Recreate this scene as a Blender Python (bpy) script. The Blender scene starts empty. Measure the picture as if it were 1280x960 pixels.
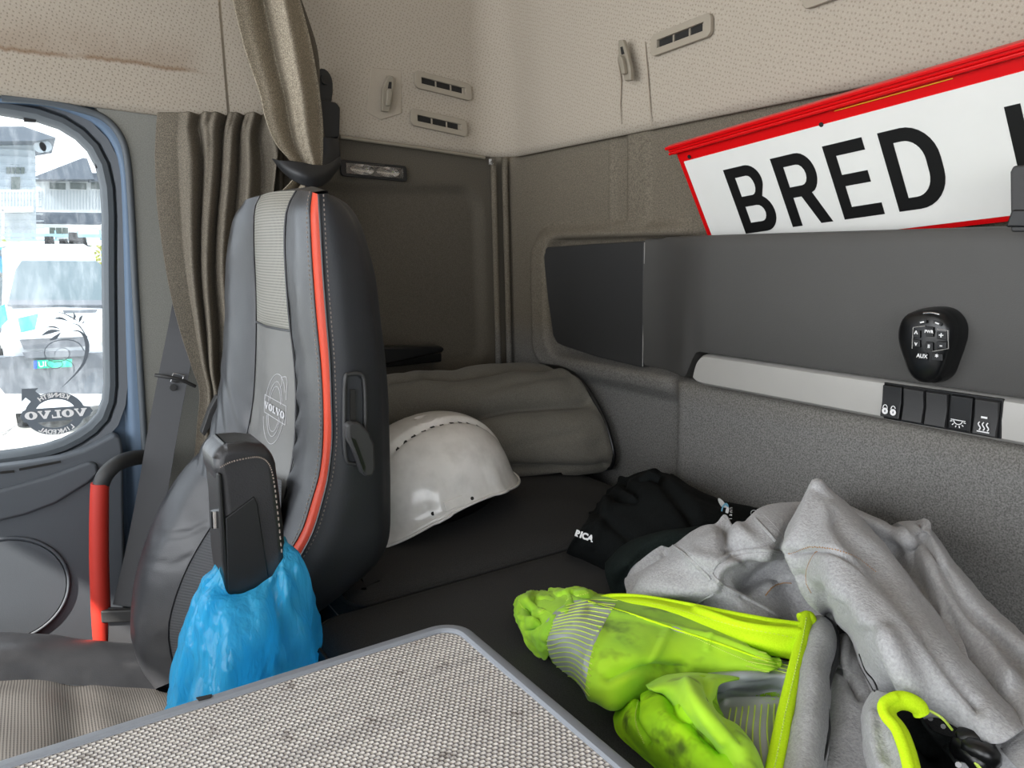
import bpy, bmesh, math, random
from mathutils import Vector, Matrix, noise
from mathutils.bvhtree import BVHTree
random.seed(7)
R = math.radians
V = Vector
sc = bpy.context.scene
C = sc.collection
# ---------------------------------------------------------------- camera, sky, sun, exposure
CAM = V((1.42, -.88, 1.05)); FPX = 955.0
def cam_axes(yaw, pitch, roll):
    a, p, r = R(yaw), R(pitch), R(roll)
    fw = V((-math.cos(a) * math.cos(p), math.sin(a) * math.cos(p), -math.sin(p)))
    rt = fw.cross(V((0, 0, 1))).normalized(); up = rt.cross(fw)
    return fw, rt * math.cos(r) + up * math.sin(r), up * math.cos(r) - rt * math.sin(r)
FW, RT, UP = cam_axes(32, 10.3, -1.3)
cd = bpy.data.cameras.new('camera'); cam = bpy.data.objects.new('camera', cd); C.objects.link(cam)
cam.matrix_world = Matrix(((RT.x, UP.x, -FW.x, CAM.x), (RT.y, UP.y, -FW.y, CAM.y), (RT.z, UP.z, -FW.z, CAM.z), (0, 0, 0, 1)))
cd.sensor_width = 36; cd.lens = FPX / 1280 * 36; cd.clip_start = .01; cd.clip_end = 300
sc.camera = cam
w = bpy.data.worlds.new('sky'); sc.world = w; w.use_nodes = True
bg = w.node_tree.nodes['Background']; bg.inputs[0].default_value = (.93, .96, 1, 1); bg.inputs[1].default_value = 5.5
def sun_light():
    l = bpy.data.lights.new('sun', 'SUN'); l.energy = 13; l.angle = R(.6); l.color = (1, .95, .87)
    o = bpy.data.objects.new('sun', l); C.objects.link(o)
    d = V((-.30, .80, -.80)); o.rotation_euler = d.to_track_quat('-Z', 'Y').to_euler()
sun_light()
def daylight_portal(name, loc, d, sx, sy):
    l = bpy.data.lights.new(name, 'AREA'); l.shape = 'RECTANGLE'; l.size = sx; l.size_y = sy; l.cycles.is_portal = True
    o = bpy.data.objects.new(name, l); C.objects.link(o); o.location = loc
    o.rotation_euler = V(d).to_track_quat('-Z', 'Y').to_euler()
daylight_portal('windscreen_portal', (1.1, -2.06, 1.2), (0, 1, 0), 2.1, .85)
daylight_portal('driver_window_portal', (2.26, -1.3, 1.0), (-1, 0, 0), 1.0, .65)
daylight_portal('passenger_window_portal', (-.06, -1.2, 1.0), (1, 0, 0), 1.0, .65)
sc.view_settings.view_transform = 'Standard'; sc.view_settings.look = 'None'
sc.view_settings.gamma = 1; sc.view_settings.use_curve_mapping = False
sc.view_settings.exposure = 0.12
# ---------------------------------------------------------------- pixel ray -> point on a real plane
def ray(px, py): return FW + RT * ((px - 640) / FPX) + UP * ((480 - py) / FPX)
def X(px, py, x): d = ray(px, py); return CAM + d * ((x - CAM.x) / d.x)
def Y(px, py, y): d = ray(px, py); return CAM + d * ((y - CAM.y) / d.y)
def Z(px, py, z): d = ray(px, py); return CAM + d * ((z - CAM.z) / d.z)
BED = .64
# ---------------------------------------------------------------- mesh helpers
def root_of(o): return o.matrix_world.inverted() if o else Matrix()
def mk(name, vs, fs, mat=None, parent=None, smooth=True, uvs=None, bevel=0, seg=2, subsurf=0, solid=0, off=-1, ang=35):
    me = bpy.data.meshes.new(name)
    b = parent['base'] if parent is not None else (0, 0, 0)
    me.from_pydata([(v[0] - b[0], v[1] - b[1], v[2] - b[2]) for v in vs], [], fs); me.validate(); me.update()
    if uvs:
        ul = me.uv_layers.new(name='uv')
        for l in me.loops: ul.data[l.index].uv = uvs[l.vertex_index]
    o = bpy.data.objects.new(name, me); C.objects.link(o)
    if mat: me.materials.append(mat)
    if parent is not None: o.parent = parent
    o['base'] = tuple(b)
    if smooth:
        for p in me.polygons: p.use_smooth = True
    if solid: m = o.modifiers.new('solid', 'SOLIDIFY'); m.thickness = solid; m.offset = off
    if bevel:
        m = o.modifiers.new('bevel', 'BEVEL'); m.width = bevel; m.segments = seg; m.limit_method = 'ANGLE'; m.angle_limit = R(30); m.harden_normals = True
    if subsurf: m = o.modifiers.new('sub', 'SUBSURF'); m.levels = m.render_levels = subsurf
    elif smooth and not uvs and not bevel: me.set_sharp_from_angle(angle=R(ang))
    return o
def thing(name, label, cat, loc=(0, 0, 0), group=None, kind=None):
    o = bpy.data.objects.new(name, None); C.objects.link(o); o.location = loc; o['base'] = tuple(loc); o.empty_display_size = .02
    if kind: o['kind'] = kind
    if label: o['label'] = label
    if cat: o['category'] = cat
    if group: o['group'] = group
    return o
def tag(o, label, cat, group=None):
    o['label'] = label; o['category'] = cat
    if group: o['group'] = group
    return o
def struct(o, label=None): o['kind'] = 'structure'; (label and o.__setitem__('label', label)); return o
def joinm(parts):
    vs, fs = [], []
    for a, b in parts:
        n = len(vs); vs += a; fs += [[i + n for i in f] for f in b]
    return vs, fs
def boxm(lo, hi):
    (a, b, c), (d, e, f) = lo, hi
    return [V(p) for p in ((a, b, c), (d, b, c), (d, e, c), (a, e, c), (a, b, f), (d, b, f), (d, e, f), (a, e, f))], \
        [(0, 3, 2, 1), (4, 5, 6, 7), (0, 1, 5, 4), (1, 2, 6, 5), (2, 3, 7, 6), (3, 0, 4, 7)]
def box(name, lo, hi, mat, parent=None, bevel=0, seg=2):
    v, f = boxm(lo, hi); return mk(name, v, f, mat, parent, smooth=bevel > 0, bevel=bevel, seg=seg)
def prismm(pts, d):
    n = len(pts); d = V(d); vs = [V(p) for p in pts] + [V(p) + d for p in pts]
    return vs, [list(range(n))[::-1], list(range(n, 2 * n))] + [(i, (i + 1) % n, (i + 1) % n + n, i + n) for i in range(n)]
def prism(name, pts, d, mat, parent=None, bevel=0, seg=2, smooth=False):
    v, f = prismm(pts, d); return mk(name, v, f, mat, parent, smooth=smooth or bevel > 0, bevel=bevel, seg=seg)
def cr(P, n, closed=False):
    P = [V(p) for p in P]; m = len(P); out = []
    if m == 2 and not closed: return [P[0].lerp(P[1], i / (n - 1)) for i in range(n)]
    segs = m if closed else m - 1
    for i in range(n):
        t = i / (n if closed else n - 1) * segs; k = min(int(t), segs - 1); u = t - k
        if closed: a, b, c, d = (P[(k + j - 1) % m] for j in range(4))
        else:
            b, c = P[k], P[k + 1]; a = P[k - 1] if k else b * 2 - c; d = P[k + 2] if k + 2 < m else c * 2 - b
        out.append(.5 * ((2 * b) + (c - a) * u + (2 * a - 5 * b + 4 * c - d) * u * u + (3 * b - a - 3 * c + d) * u ** 3))
    return out
def resample(P, n):
    L = [0]
    for a, b in zip(P, P[1:]): L.append(L[-1] + (b - a).length)
    out = []; k = 0
    for i in range(n):
        s = L[-1] * i / (n - 1)
        while k < len(P) - 2 and L[k + 1] < s: k += 1
        out.append(P[k].lerp(P[k + 1], (s - L[k]) / max(1e-9, L[k + 1] - L[k])))
    return out
def tubem(P, r, n=8, closed=False, cap=True, flat=1):
    P = [V(p) for p in P]; m = len(P); rs = r if isinstance(r, (list, tuple)) else [r] * m
    vs, fs = [], []; ref = None
    for i, p in enumerate(P):
        t = (P[(i + 1) % m] - P[i - 1]) if closed or 0 < i < m - 1 else (P[1] - P[0] if i == 0 else P[-1] - P[-2])
        t.normalize()
        if ref is None: ref = t.orthogonal().normalized()
        ref = (ref - t * ref.dot(t)); ref = ref.normalized() if ref.length > 1e-6 else t.orthogonal().normalized()
        b = t.cross(ref)
        vs += [p + (ref * math.cos(a) + b * math.sin(a) * flat) * rs[i] for a in (2 * math.pi * j / n for j in range(n))]
    for i in range(m if closed else m - 1):
        k = (i + 1) % m
        fs += [(i * n + j, i * n + (j + 1) % n, k * n + (j + 1) % n, k * n + j) for j in range(n)]
    if cap and not closed: fs += [list(range(n))[::-1], [(m - 1) * n + j for j in range(n)]]
    return vs, fs
def tube(name, P, r, mat, parent=None, n=8, closed=False, flat=1):
    v, f = tubem(P, r, n, closed, True, flat); return mk(name, v, f, mat, parent, ang=60)
def gridm(G, closeu=False):
    nu, nv = len(G), len(G[0]); vs = [p for r in G for p in r]
    fs = [(i * nv + j, i * nv + j + 1, ((i + 1) % nu) * nv + j + 1, ((i + 1) % nu) * nv + j) for i in range(nu if closeu else nu - 1) for j in range(nv - 1)]
    return vs, fs
def grid_uv(G):
    u = 0; uv = []
    mid = len(G[0]) // 2; midr = G[len(G) // 2]
    vv = [0]
    for a, b in zip(midr, midr[1:]): vv.append(vv[-1] + (b - a).length)
    for i, r in enumerate(G):
        if i: u += (r[mid] - G[i - 1][mid]).length
        uv += [(u, q) for q in vv]
    return uv
def surf(name, rows, mat, parent=None, nu=40, nv=40, disp=None, solid=0, subsurf=0, off=-1, flip=False):
    """rows: lists of world control points (may differ in number) -> smooth surface"""
    rows = [resample(cr(r, 60), nv) for r in rows]
    G = [[None] * nv for _ in range(nu)]
    for j in range(nv):
        col = cr([r[j] for r in rows], nu)
        for i in range(nu): G[i][j] = col[i]
    if disp:
        N = []
        for i in range(nu):
            for j in range(nv):
                a = G[min(i + 1, nu - 1)][j] - G[max(i - 1, 0)][j]; b = G[i][min(j + 1, nv - 1)] - G[i][max(j - 1, 0)]
                n = a.cross(b)
                n = n.normalized() if n.length > 1e-9 else V((0, 0, 1))
                N.append(n)
        G2 = [[G[i][j] + (lambda q: q if isinstance(q, Vector) else N[i * nv + j] * q)(disp(i / (nu - 1), j / (nv - 1), G[i][j], N[i * nv + j])) for j in range(nv)] for i in range(nu)]
        G = G2
    v, f = gridm(G)
    if flip: f = [q[::-1] for q in f]
    return mk(name, v, f, mat, parent, uvs=grid_uv(G), solid=solid, subsurf=subsurf, off=off)
def ribbon(P, wd, nrm, th=.0004):
    P = [V(p) for p in P]; m = len(P); ws = wd if isinstance(wd, (list, tuple)) else [wd] * m; nrm = V(nrm).normalized()
    L, Rr = [], []
    for i, p in enumerate(P):
        t = P[min(i + 1, m - 1)] - P[max(i - 1, 0)]; s = nrm.cross(t).normalized() * ws[i] / 2
        L.append(p + s); Rr.append(p - s)
    vs = L + Rr + [q + nrm * th for q in L] + [q + nrm * th for q in Rr]; fs = []
    for i in range(m - 1):
        fs += [(2 * m + i, 3 * m + i, 3 * m + i + 1, 2 * m + i + 1), (i, i + 1, m + i + 1, m + i), (i, 2 * m + i, 2 * m + i + 1, i + 1), (m + i, m + i + 1, 3 * m + i + 1, 3 * m + i)]
    fs += [(0, m, 3 * m, 2 * m), (m - 1, 3 * m - 1, 4 * m - 1, 2 * m - 1)]
    return vs, fs
def offset_poly(P, d):
    """offset closed 2D polygon outward (ccw) by d"""
    n = len(P); out = []
    for i in range(n):
        a, b, c = V(P[i - 1]), V(P[i]), V(P[(i + 1) % n])
        e1 = (b - a).normalized(); e2 = (c - b).normalized(); n1 = V((e1.y, -e1.x)); n2 = V((e2.y, -e2.x)); k = (n1 + n2)
        k = k.normalized(); out.append(b + k * d / max(.5, k.dot(n1)))
    return out
def rrect(x0, y0, x1, y1, r, k=6):
    out = []
    for cx, cy, a in ((x1 - r, y0 + r, -90), (x1 - r, y1 - r, 0), (x0 + r, y1 - r, 90), (x0 + r, y0 + r, 180)):
        out += [V((cx + r * math.cos(R(a + 90 * i / k)), cy + r * math.sin(R(a + 90 * i / k)))) for i in range(k + 1)]
    return out
def curve_shape(name, loops, fr, mat, parent=None, th=.0006, bevel=0):
    """filled 2D loops (even-odd holes) on frame fr=(origin,u,v); thickness along u x v"""
    cu = bpy.data.curves.new('tmp', 'CURVE'); cu.dimensions = '2D'; cu.fill_mode = 'BOTH'; cu.extrude = th / 2; cu.bevel_depth = bevel
    for L in loops:
        s = cu.splines.new('POLY'); s.points.add(len(L) - 1); s.use_cyclic_u = True
        for p, q in zip(s.points, L): p.co = (q[0], q[1], 0, 1)
    return _curve_to_mesh(name, cu, fr, mat, parent, th)
def _curve_to_mesh(name, cu, fr, mat, parent, th):
    ob = bpy.data.objects.new('tmp', cu); me = bpy.data.meshes.new_from_object(ob)
    o, u, v = (V(a) for a in fr); n = u.cross(v).normalized(); b = V(parent['base']) if parent is not None else V((0, 0, 0))
    for q in me.vertices: c = q.co.copy(); q.co = o + u * c.x + v * c.y + n * (c.z + th / 2) - b
    bpy.data.objects.remove(ob); bpy.data.curves.remove(cu)
    me.name = name; r = bpy.data.objects.new(name, me); C.objects.link(r); me.materials.clear(); me.materials.append(mat)
    if parent is not None: r.parent = parent
    r['base'] = tuple(b)
    return r
def text(name, s, size, fr, mat, parent=None, th=.0005, bold=0, sx=1, align='CENTER'):
    cu = bpy.data.curves.new('tmp', 'FONT'); cu.body = s; cu.size = size; cu.extrude = th / 2; cu.offset = bold; cu.align_x = align; cu.align_y = 'CENTER'
    o, u, v = (V(a) for a in fr)
    return _curve_to_mesh(name, cu, (o, u * sx, v), mat, parent, th)
# ---------------------------------------------------------------- materials
def srgb(c):
    if isinstance(c, str): c = [int(c[i:i + 2], 16) / 255 for i in (0, 2, 4)]
    return tuple(x / 12.92 if x <= .04045 else ((x + .055) / 1.055) ** 2.4 for x in c) + (1,)
class NT:
    def __init__(s, name):
        s.m = bpy.data.materials.new(name); s.m.use_nodes = True; s.t = s.m.node_tree; s.b = s.t.nodes['Principled BSDF']; s.out = s.t.nodes['Material Output']
    def n(s, t, **k):
        o = s.t.nodes.new(t)
        for a, b in k.items(): setattr(o, a, b)
        return o
    def l(s, a, b): s.t.links.new(a, b)
    def coord(s, kind='Object'): return s.n('ShaderNodeTexCoord').outputs[kind]
    def uv(s): return s.coord('UV')
    def mapn(s, vec, scale=(1, 1, 1), rot=(0, 0, 0), loc=(0, 0, 0)):
        m = s.n('ShaderNodeMapping'); s.l(vec, m.inputs[0]); m.inputs['Scale'].default_value = scale; m.inputs['Rotation'].default_value = rot; m.inputs['Location'].default_value = loc
        return m.outputs[0]
    def noise(s, vec, scale, detail=3, rough=.6):
        m = s.n('ShaderNodeTexNoise'); s.l(vec, m.inputs['Vector']); m.inputs['Scale'].default_value = scale; m.inputs['Detail'].default_value = detail; m.inputs['Roughness'].default_value = rough
        return m.outputs['Fac']
    def vor(s, vec, scale, rnd=1, feat='F1', dim='3D'):
        m = s.n('ShaderNodeTexVoronoi', feature=feat, voronoi_dimensions=dim); s.l(vec, m.inputs['Vector']); m.inputs['Scale'].default_value = scale; m.inputs['Randomness'].default_value = rnd
        return m.outputs['Distance']
    def math(s, op, a, b=0, c=0):
        m = s.n('ShaderNodeMath', operation=op)
        for i, q in enumerate((a, b, c)):
            if isinstance(q, (int, float)): m.inputs[i].default_value = q
            else: s.l(q, m.inputs[i])
        return m.outputs[0]
    def ramp(s, f, stops):
        m = s.n('ShaderNodeValToRGB'); s.l(f, m.inputs[0]); e = m.color_ramp.elements
        while len(e) < len(stops): e.new(.5)
        for q, (p, c) in zip(e, stops): q.position = p; q.color = srgb(c) if isinstance(c, str) or len(c) == 3 else c
        return m.outputs[0]
    def rng(s, f, a, b, c=0, d=1, smooth=False):
        m = s.n('ShaderNodeMapRange'); m.interpolation_type = 'SMOOTHSTEP' if smooth else 'LINEAR'; s.l(f, m.inputs[0])
        for i, q in enumerate((a, b, c, d)): m.inputs[i + 1].default_value = q
        return m.outputs[0]
    def mix(s, f, a, b, mode='MIX'):
        m = s.n('ShaderNodeMix', data_type='RGBA', blend_type=mode)
        for i, q in ((0, f), (6, a), (7, b)):
            if isinstance(q, (int, float)): m.inputs[i].default_value = q
            elif isinstance(q, (tuple, str)): m.inputs[i].default_value = srgb(q) if isinstance(q, str) or len(q) == 3 else q
            else: s.l(q, m.inputs[i])
        return m.outputs[2]
    def bump(s, h, strength=.3, dist=.001, nxt=None):
        m = s.n('ShaderNodeBump'); s.l(h, m.inputs['Height']); m.inputs['Strength'].default_value = strength; m.inputs['Distance'].default_value = dist
        if nxt: s.l(nxt, m.inputs['Normal'])
        return m.outputs[0]
    def done(s, col=None, rough=.5, nrm=None, metal=0, spec=.5, **k):
        if col is not None:
            if isinstance(col, (tuple, str)): s.b.inputs['Base Color'].default_value = srgb(col)
            else: s.l(col, s.b.inputs['Base Color'])
        if isinstance(rough, (int, float)): s.b.inputs['Roughness'].default_value = rough
        else: s.l(rough, s.b.inputs['Roughness'])
        s.b.inputs['Metallic'].default_value = metal; s.b.inputs['Specular IOR Level'].default_value = spec
        if nrm: s.l(nrm, s.b.inputs['Normal'])
        for a, b in k.items(): s.b.inputs[a.replace('_', ' ')].default_value = b
        return s.m
def plain(name, col, rough=.5, metal=0, spec=.5, grain=0, gs=900, gd=.0004, **k):
    t = NT(name); n = None
    c = t.noise(t.coord(), 14, 3); col2 = t.mix(t.rng(c, .3, .7, 0, .16), col, tuple(x * .75 for x in srgb(col)[:3]) + (1,))
    if grain: n = t.bump(t.noise(t.coord(), gs, 2), grain, gd)
    return t.done(col2, rough, n, metal, spec, **k)
def cloth(name, c1, c2, scale=700, rough=.95, bump=.4, dist=.0006, big=None, sheen=.0, lo=.35, hi=.65):
    t = NT(name); co = t.coord(); f = t.noise(co, scale, 2, .7); col = t.ramp(f, [(lo, c1), (hi, c2)])
    if big: col = t.mix(t.rng(t.noise(co, 6, 3), .35, .7, 0, .6), col, big)
    nr = t.bump(t.noise(co, scale * .8, 2), bump, dist)
    return t.done(col, rough, nr, spec=.15, Sheen_Weight=sheen)
M = {}
def mats():
    # headliner: pale felt with small dimples
    t = NT('headliner'); uv = t.uv(); d = t.vor(t.mapn(uv, (1, 1, 1), (0, 0, R(20))), 160, .45, dim='2D')
    dot = t.rng(d, .10, .26, 1, 0); fine = t.noise(t.coord(), 900, 2)
    col = t.mix(t.rng(fine, .3, .7), 'a69c8e', 'b3aa9c'); col = t.mix(t.math('MULTIPLY', dot, .55), col, '81776a')
    hh = t.math('SUBTRACT', t.math('MULTIPLY', fine, .35), dot)
    M['head'] = t.done(col, .95, t.bump(hh, .5, .0006), spec=.1)
    # same felt with a dried water line
    t = NT('headliner_stained'); uv = t.uv(); co = t.coord(); d = t.vor(t.mapn(uv, (1, 1, 1), (0, 0, R(20))), 160, .45, dim='2D')
    dot = t.rng(d, .10, .26, 1, 0); fine = t.noise(co, 900, 2)
    col = t.mix(t.rng(fine, .3, .7), 'a69c8e', 'b3aa9c'); col = t.mix(t.math('MULTIPLY', dot, .55), col, '81776a')
    s = t.n('ShaderNodeSeparateXYZ'); t.l(co, s.inputs[0]); y, z = s.outputs[1], s.outputs[2]
    wob = t.math('MULTIPLY', t.math('SUBTRACT', t.noise(t.mapn(co, (1, 1, .01)), 28, 4), .5), .022)
    line = t.math('ADD', t.math('ADD', t.math('MULTIPLY', t.math('ADD', y, .88), -.035), 1.352), wob)
    dz = t.math('SUBTRACT', z, line)
    edge = t.math('MULTIPLY', t.rng(t.math('ABSOLUTE', dz), 0, .006, 1, 0, True), .42)
    below = t.math('MULTIPLY', t.rng(dz, -.001, .075, 1, 0, True), t.rng(dz, -.004, 0, 0, 1))
    band = t.math('ADD', edge, t.math('MULTIPLY', below, .33))
    lim = t.math('MULTIPLY', t.rng(y, -.63, -.575, 1, 0, True), t.rng(t.noise(co, 22, 3), .3, .55, .45, 1))
    col = t.mix(t.math('MULTIPLY', band, lim), col, '7a5f47')
    hh = t.math('SUBTRACT', t.math('MULTIPLY', fine, .35), dot)
    M['head_stain'] = t.done(col, .95, t.bump(hh, .5, .0006), spec=.1)
    t = NT('wall_felt'); co = t.coord(); s = t.n('ShaderNodeSeparateXYZ'); t.l(co, s.inputs[0]); f = t.noise(co, 480, 3, .75)
    up_ = t.ramp(f, [(.36, '5f584d'), (.64, '827a6c')]); lo_ = t.ramp(f, [(.36, '5d5c5a'), (.64, '8b8a87')])
    M['felt'] = t.done(t.mix(t.rng(s.outputs[2], .80, .90, 0, 1), lo_, up_), .95, t.bump(f, .6, .0008), spec=.12)  # one felt; colour cast of the light painted as greyer below, warmer above
    M['felt_plain'] = cloth('headliner_plain', 'a59b8d', 'aea495', 900)
    M['felt_dark'] = cloth('side_wall_felt', '544f46', '655f55', 600, bump=.4)
    M['felt_pillar'] = cloth('pillar_felt', '7c7c76', '8e8e88', 700, bump=.4)
    M['bed'] = cloth('mattress_cloth', '363636', '444444', 900, bump=.3)
    M['pillow'] = cloth('quilt_cloth', '64615a', '79766d', 650, bump=.5, sheen=.1)
    M['curtain'] = cloth('curtain_cloth', '5c574e', '857d70', 650, bump=.3, lo=.40, hi=.66); M['curtain2'] = cloth('tied_curtain_cloth', '7d7466', 'b3a996', 520, bump=.3, lo=.40, hi=.64)
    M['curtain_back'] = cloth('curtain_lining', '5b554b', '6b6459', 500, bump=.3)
    M['fleece'] = cloth('grey_fleece', '9b9b9c', 'afafb0', 420, bump=.8, dist=.0012, sheen=.15)
    M['black_cloth'] = cloth('black_cloth', '0b0d0d', '141717', 500, bump=.5)
    M['green_cloth'] = cloth('dark_green_cloth', '121817', '1b2321', 500, bump=.4)
    M['hem_cloth'] = cloth('yellow_tape', 'c8f21a', 'd6fb2a', 800, bump=.2)
    t = NT('hi_vis_cloth'); co = t.coord(); f = t.noise(co, 9, 4, .65); g = t.noise(t.mapn(co, loc=(3, 1, 2)), 16, 4, .6)
    col = t.ramp(f, [(.32, '8cc433'), (.5, 'a6d832'), (.68, 'b6e42c')]); col = t.mix(t.rng(g, .55, .72, 0, .8, True), col, '4f6b28'); col = t.mix(t.rng(t.noise(co, 24, 3), .62, .75, 0, .6), col, '39471f')
    M['hivis'] = t.done(col, .75, t.bump(t.noise(co, 900, 2), .3, .0004), spec=.25, Sheen_Weight=.1)
    t = NT('hi_vis_soiled'); co = t.coord(); f = t.noise(co, 14, 4, .65); g = t.noise(t.mapn(co, loc=(3, 1, 2)), 22, 4, .6)
    col = t.ramp(f, [(.32, '7db324'), (.55, 'a3dc20'), (.7, 'b8ea1e')]); col = t.mix(t.rng(g, .45, .62, 0, .85, True), col, '3b4a20')
    M['hivis_dirty'] = t.done(col, .8, t.bump(t.noise(co, 900, 2), .3, .0004), spec=.2)
    M['reflect'] = plain('reflective_tape', 'a6acb1', .4, .2, .6)
    M['stripe_yellow'] = plain('yellow_stripe', 'c6e05a', .6)
    M['stitch'] = plain('pale_stitching', '8b8078', .8)
    M['stitch_grey'] = plain('grey_stitching', 'b9b9bb', .8)
    M['stitch_orange'] = plain('ochre_stitching', 'a07a52', .8)
    def leather(nm, c, c2=None, r=.42, sc=650, st=.25):
        t = NT(nm); co = t.coord(); v = t.vor(co, sc, 1); f = t.noise(co, 18, 3)
        col = t.mix(t.rng(f, .3, .7), c, c2 or c)
        return t.done(col, t.rng(f, .3, .7, r - .05, r + .1), t.bump(v, st, .0004), spec=.5)
    M['leather'] = leather('black_leather', '2d2e31', '38393c', .34)
    M['leather_c'] = leather('centre_leather', '5f5e5c', '6b6a67', .4)
    M['leather_shell'] = leather('seat_shell_vinyl', '27292c', '2d2f33', .55, 500, .15)
    M['orange'] = leather('orange_leather', 'c2350f', 'c93d17', .45)
    M['arm_leather'] = leather('armrest_leather', '28282a', '303032', .4)
    def perf(nm, c, hole, rough=.5):
        t = NT(nm); d = t.vor(t.mapn(t.uv(), (1, 1, 1)), 280, 0, dim='2D'); h = t.rng(d, .22, .34, 1, 0)
        return t.done(t.mix(h, c, hole), rough, t.bump(t.math('MULTIPLY', h, -1), .6, .0008), spec=.4)
    M['perf'] = perf('perforated_leather', '8a887f', '4a4843')
    M['perf_dark'] = perf('perforated_dark', '47484a', '242527')
    M['perf_seat'] = perf('perforated_seat', '64615e', '2b2a29')
    M['plastic'] = plain('charcoal_plastic', '343434', .55, grain=.35, gs=900)
    M['plastic_dk'] = plain('black_plastic', '18191a', .45, grain=.2)
    M['plastic_gl'] = plain('satin_black', '0e0f10', .3)
    M['panel_l'] = plain('panel_plastic', '4e4d4b', .6, grain=.5, gs=700)
    M['silver'] = plain('silver_plastic', 'b2b0ab', .45, .15, grain=.2)
    M['vent'] = plain('vent_plastic', '9d9485', .5)
    M['hookp'] = plain('hook_plastic', '8f8778', .5)
    M['dark'] = plain('vent_dark', '1b1a18', .7)
    M['chrome'] = plain('chrome', 'd8d8d8', .12, 1)
    M['white_mark'] = plain('white_print', 'e8e8e8', .6)
    M['blue_mark'] = plain('blue_print', '6fa9c4', .6)
    M['sign_white'] = plain('sign_white', 'ebebe6', .4)
    M['sign_red'] = plain('sign_red', 'd8060c', .35)
    M['sign_yellow'] = plain('worn_yellow', 'e0b020', .6)
    M['sign_black'] = plain('sign_black', '111111', .45)
    M['door'] = plain('door_plastic', '52575d', .6, grain=.4, gs=500)
    M['door_blue'] = plain('blue_paint', '5f7389', .6)
    M['rubber'] = plain('rubber_seal', '50565b', .6, grain=.2)
    M['red'] = plain('red_grip', 'bd3226', .5)
    M['belt'] = None
    t = NT('belt_webbing'); d = t.math('SINE', t.math('MULTIPLY', t.n('ShaderNodeSeparateXYZ').outputs[0], 1)); uvn = t.uv(); s = t.n('ShaderNodeSeparateXYZ'); t.l(uvn, s.inputs[0])
    h = t.math('SINE', t.math('MULTIPLY', s.outputs[0], 3200)); M['tie'] = plain('black_webbing', '222325', .5, grain=.2); M['belt'] = t.done('3d3e41', .6, t.bump(h, .3, .0004))
    # helmet
    t = NT('helmet_plastic'); f = t.noise(t.coord(), 26, 4); M['helmet'] = t.done(t.mix(t.rng(f, .4, .75), 'f4f2ee', 'dddbd6'), .22, spec=.5, Coat_Weight=.3)
    # bag
    t = NT('blue_bag_film'); t.done('48c4f4', .2, spec=.5)
    nb0 = t.bump(t.math('ABSOLUTE', t.math('SUBTRACT', t.noise(t.mapn(t.coord(), (1, 1, .22)), 90, 2, .5), .5)), .9, .006); nb = t.bump(t.noise(t.mapn(t.coord(), (1, 1, .35)), 75, 5, .65), .7, .002, nb0); t.l(nb, t.b.inputs['Normal'])
    tr = t.n('ShaderNodeBsdfTranslucent'); tr.inputs[0].default_value = srgb('66d6ff'); t.l(nb, tr.inputs[1]); mx = t.n('ShaderNodeMixShader'); mx.inputs[0].default_value = .55
    tp = t.n('ShaderNodeBsdfTransparent'); tp.inputs[0].default_value = srgb('7fd6f8'); mx2 = t.n('ShaderNodeMixShader'); mx2.inputs[0].default_value = .16
    t.l(t.b.outputs[0], mx.inputs[1]); t.l(tr.outputs[0], mx.inputs[2]); t.l(mx.outputs[0], mx2.inputs[1]); t.l(tp.outputs[0], mx2.inputs[2]); t.l(mx2.outputs[0], t.out.inputs[0]); M['bag'] = t.m
    # dusty glass, with a tint added to dim the bright yard behind it
    t = NT('tinted_glass'); tp = t.n('ShaderNodeBsdfTransparent'); tp.inputs[0].default_value = (.40, .43, .45, 1); gl = t.n('ShaderNodeBsdfGlossy'); gl.inputs['Roughness'].default_value = .03
    df = t.n('ShaderNodeBsdfTranslucent'); df.inputs[0].default_value = (.7, .75, .8, 1)
    m1 = t.n('ShaderNodeMixShader'); m1.inputs[0].default_value = .03; m2 = t.n('ShaderNodeMixShader')
    dn = t.rng(t.noise(t.mapn(t.coord(), (1, 1, .3)), 60, 5, .7), .45, .8, .01, .14); t.l(dn, m2.inputs[0])
    t.l(tp.outputs[0], m1.inputs[1]); t.l(gl.outputs[0], m1.inputs[2]); t.l(m1.outputs[0], m2.inputs[1]); t.l(df.outputs[0], m2.inputs[2]); t.l(m2.outputs[0], t.out.inputs[0]); M['glass'] = t.m
    t = NT('clear_plastic'); tp = t.n('ShaderNodeBsdfTransparent'); tp.inputs[0].default_value = (.95, .95, .95, 1); gl = t.n('ShaderNodeBsdfGlossy'); gl.inputs['Roughness'].default_value = .08; m1 = t.n('ShaderNodeMixShader'); m1.inputs[0].default_value = .08
    t.l(tp.outputs[0], m1.inputs[1]); t.l(gl.outputs[0], m1.inputs[2]); t.l(m1.outputs[0], t.out.inputs[0]); M['clear'] = t.m
    M['sticker'] = plain('window_sticker', '68717a', .5)  # haze over sticker and decal is put into this lighter grey
    M['sticker_w'] = plain('window_sticker_white', 'f4f4f4', .5)
    # table weave
    t = NT('woven_mat'); s = t.n('ShaderNodeSeparateXYZ'); t.l(t.uv(), s.inputs[0]); u, v = s.outputs[0], s.outputs[1]
    P = .0046; Q = .0034
    row = t.math('FLOOR', t.math('DIVIDE', v, Q)); par = t.math('MODULO', row, 2)
    su = t.math('ABSOLUTE', t.math('SINE', t.math('MULTIPLY', t.math('ADD', t.math('DIVIDE', u, P), t.math('MULTIPLY', par, .5)), math.pi)))
    sv = t.math('ABSOLUTE', t.math('SINE', t.math('MULTIPLY', t.math('DIVIDE', v, Q), math.pi)))
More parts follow.
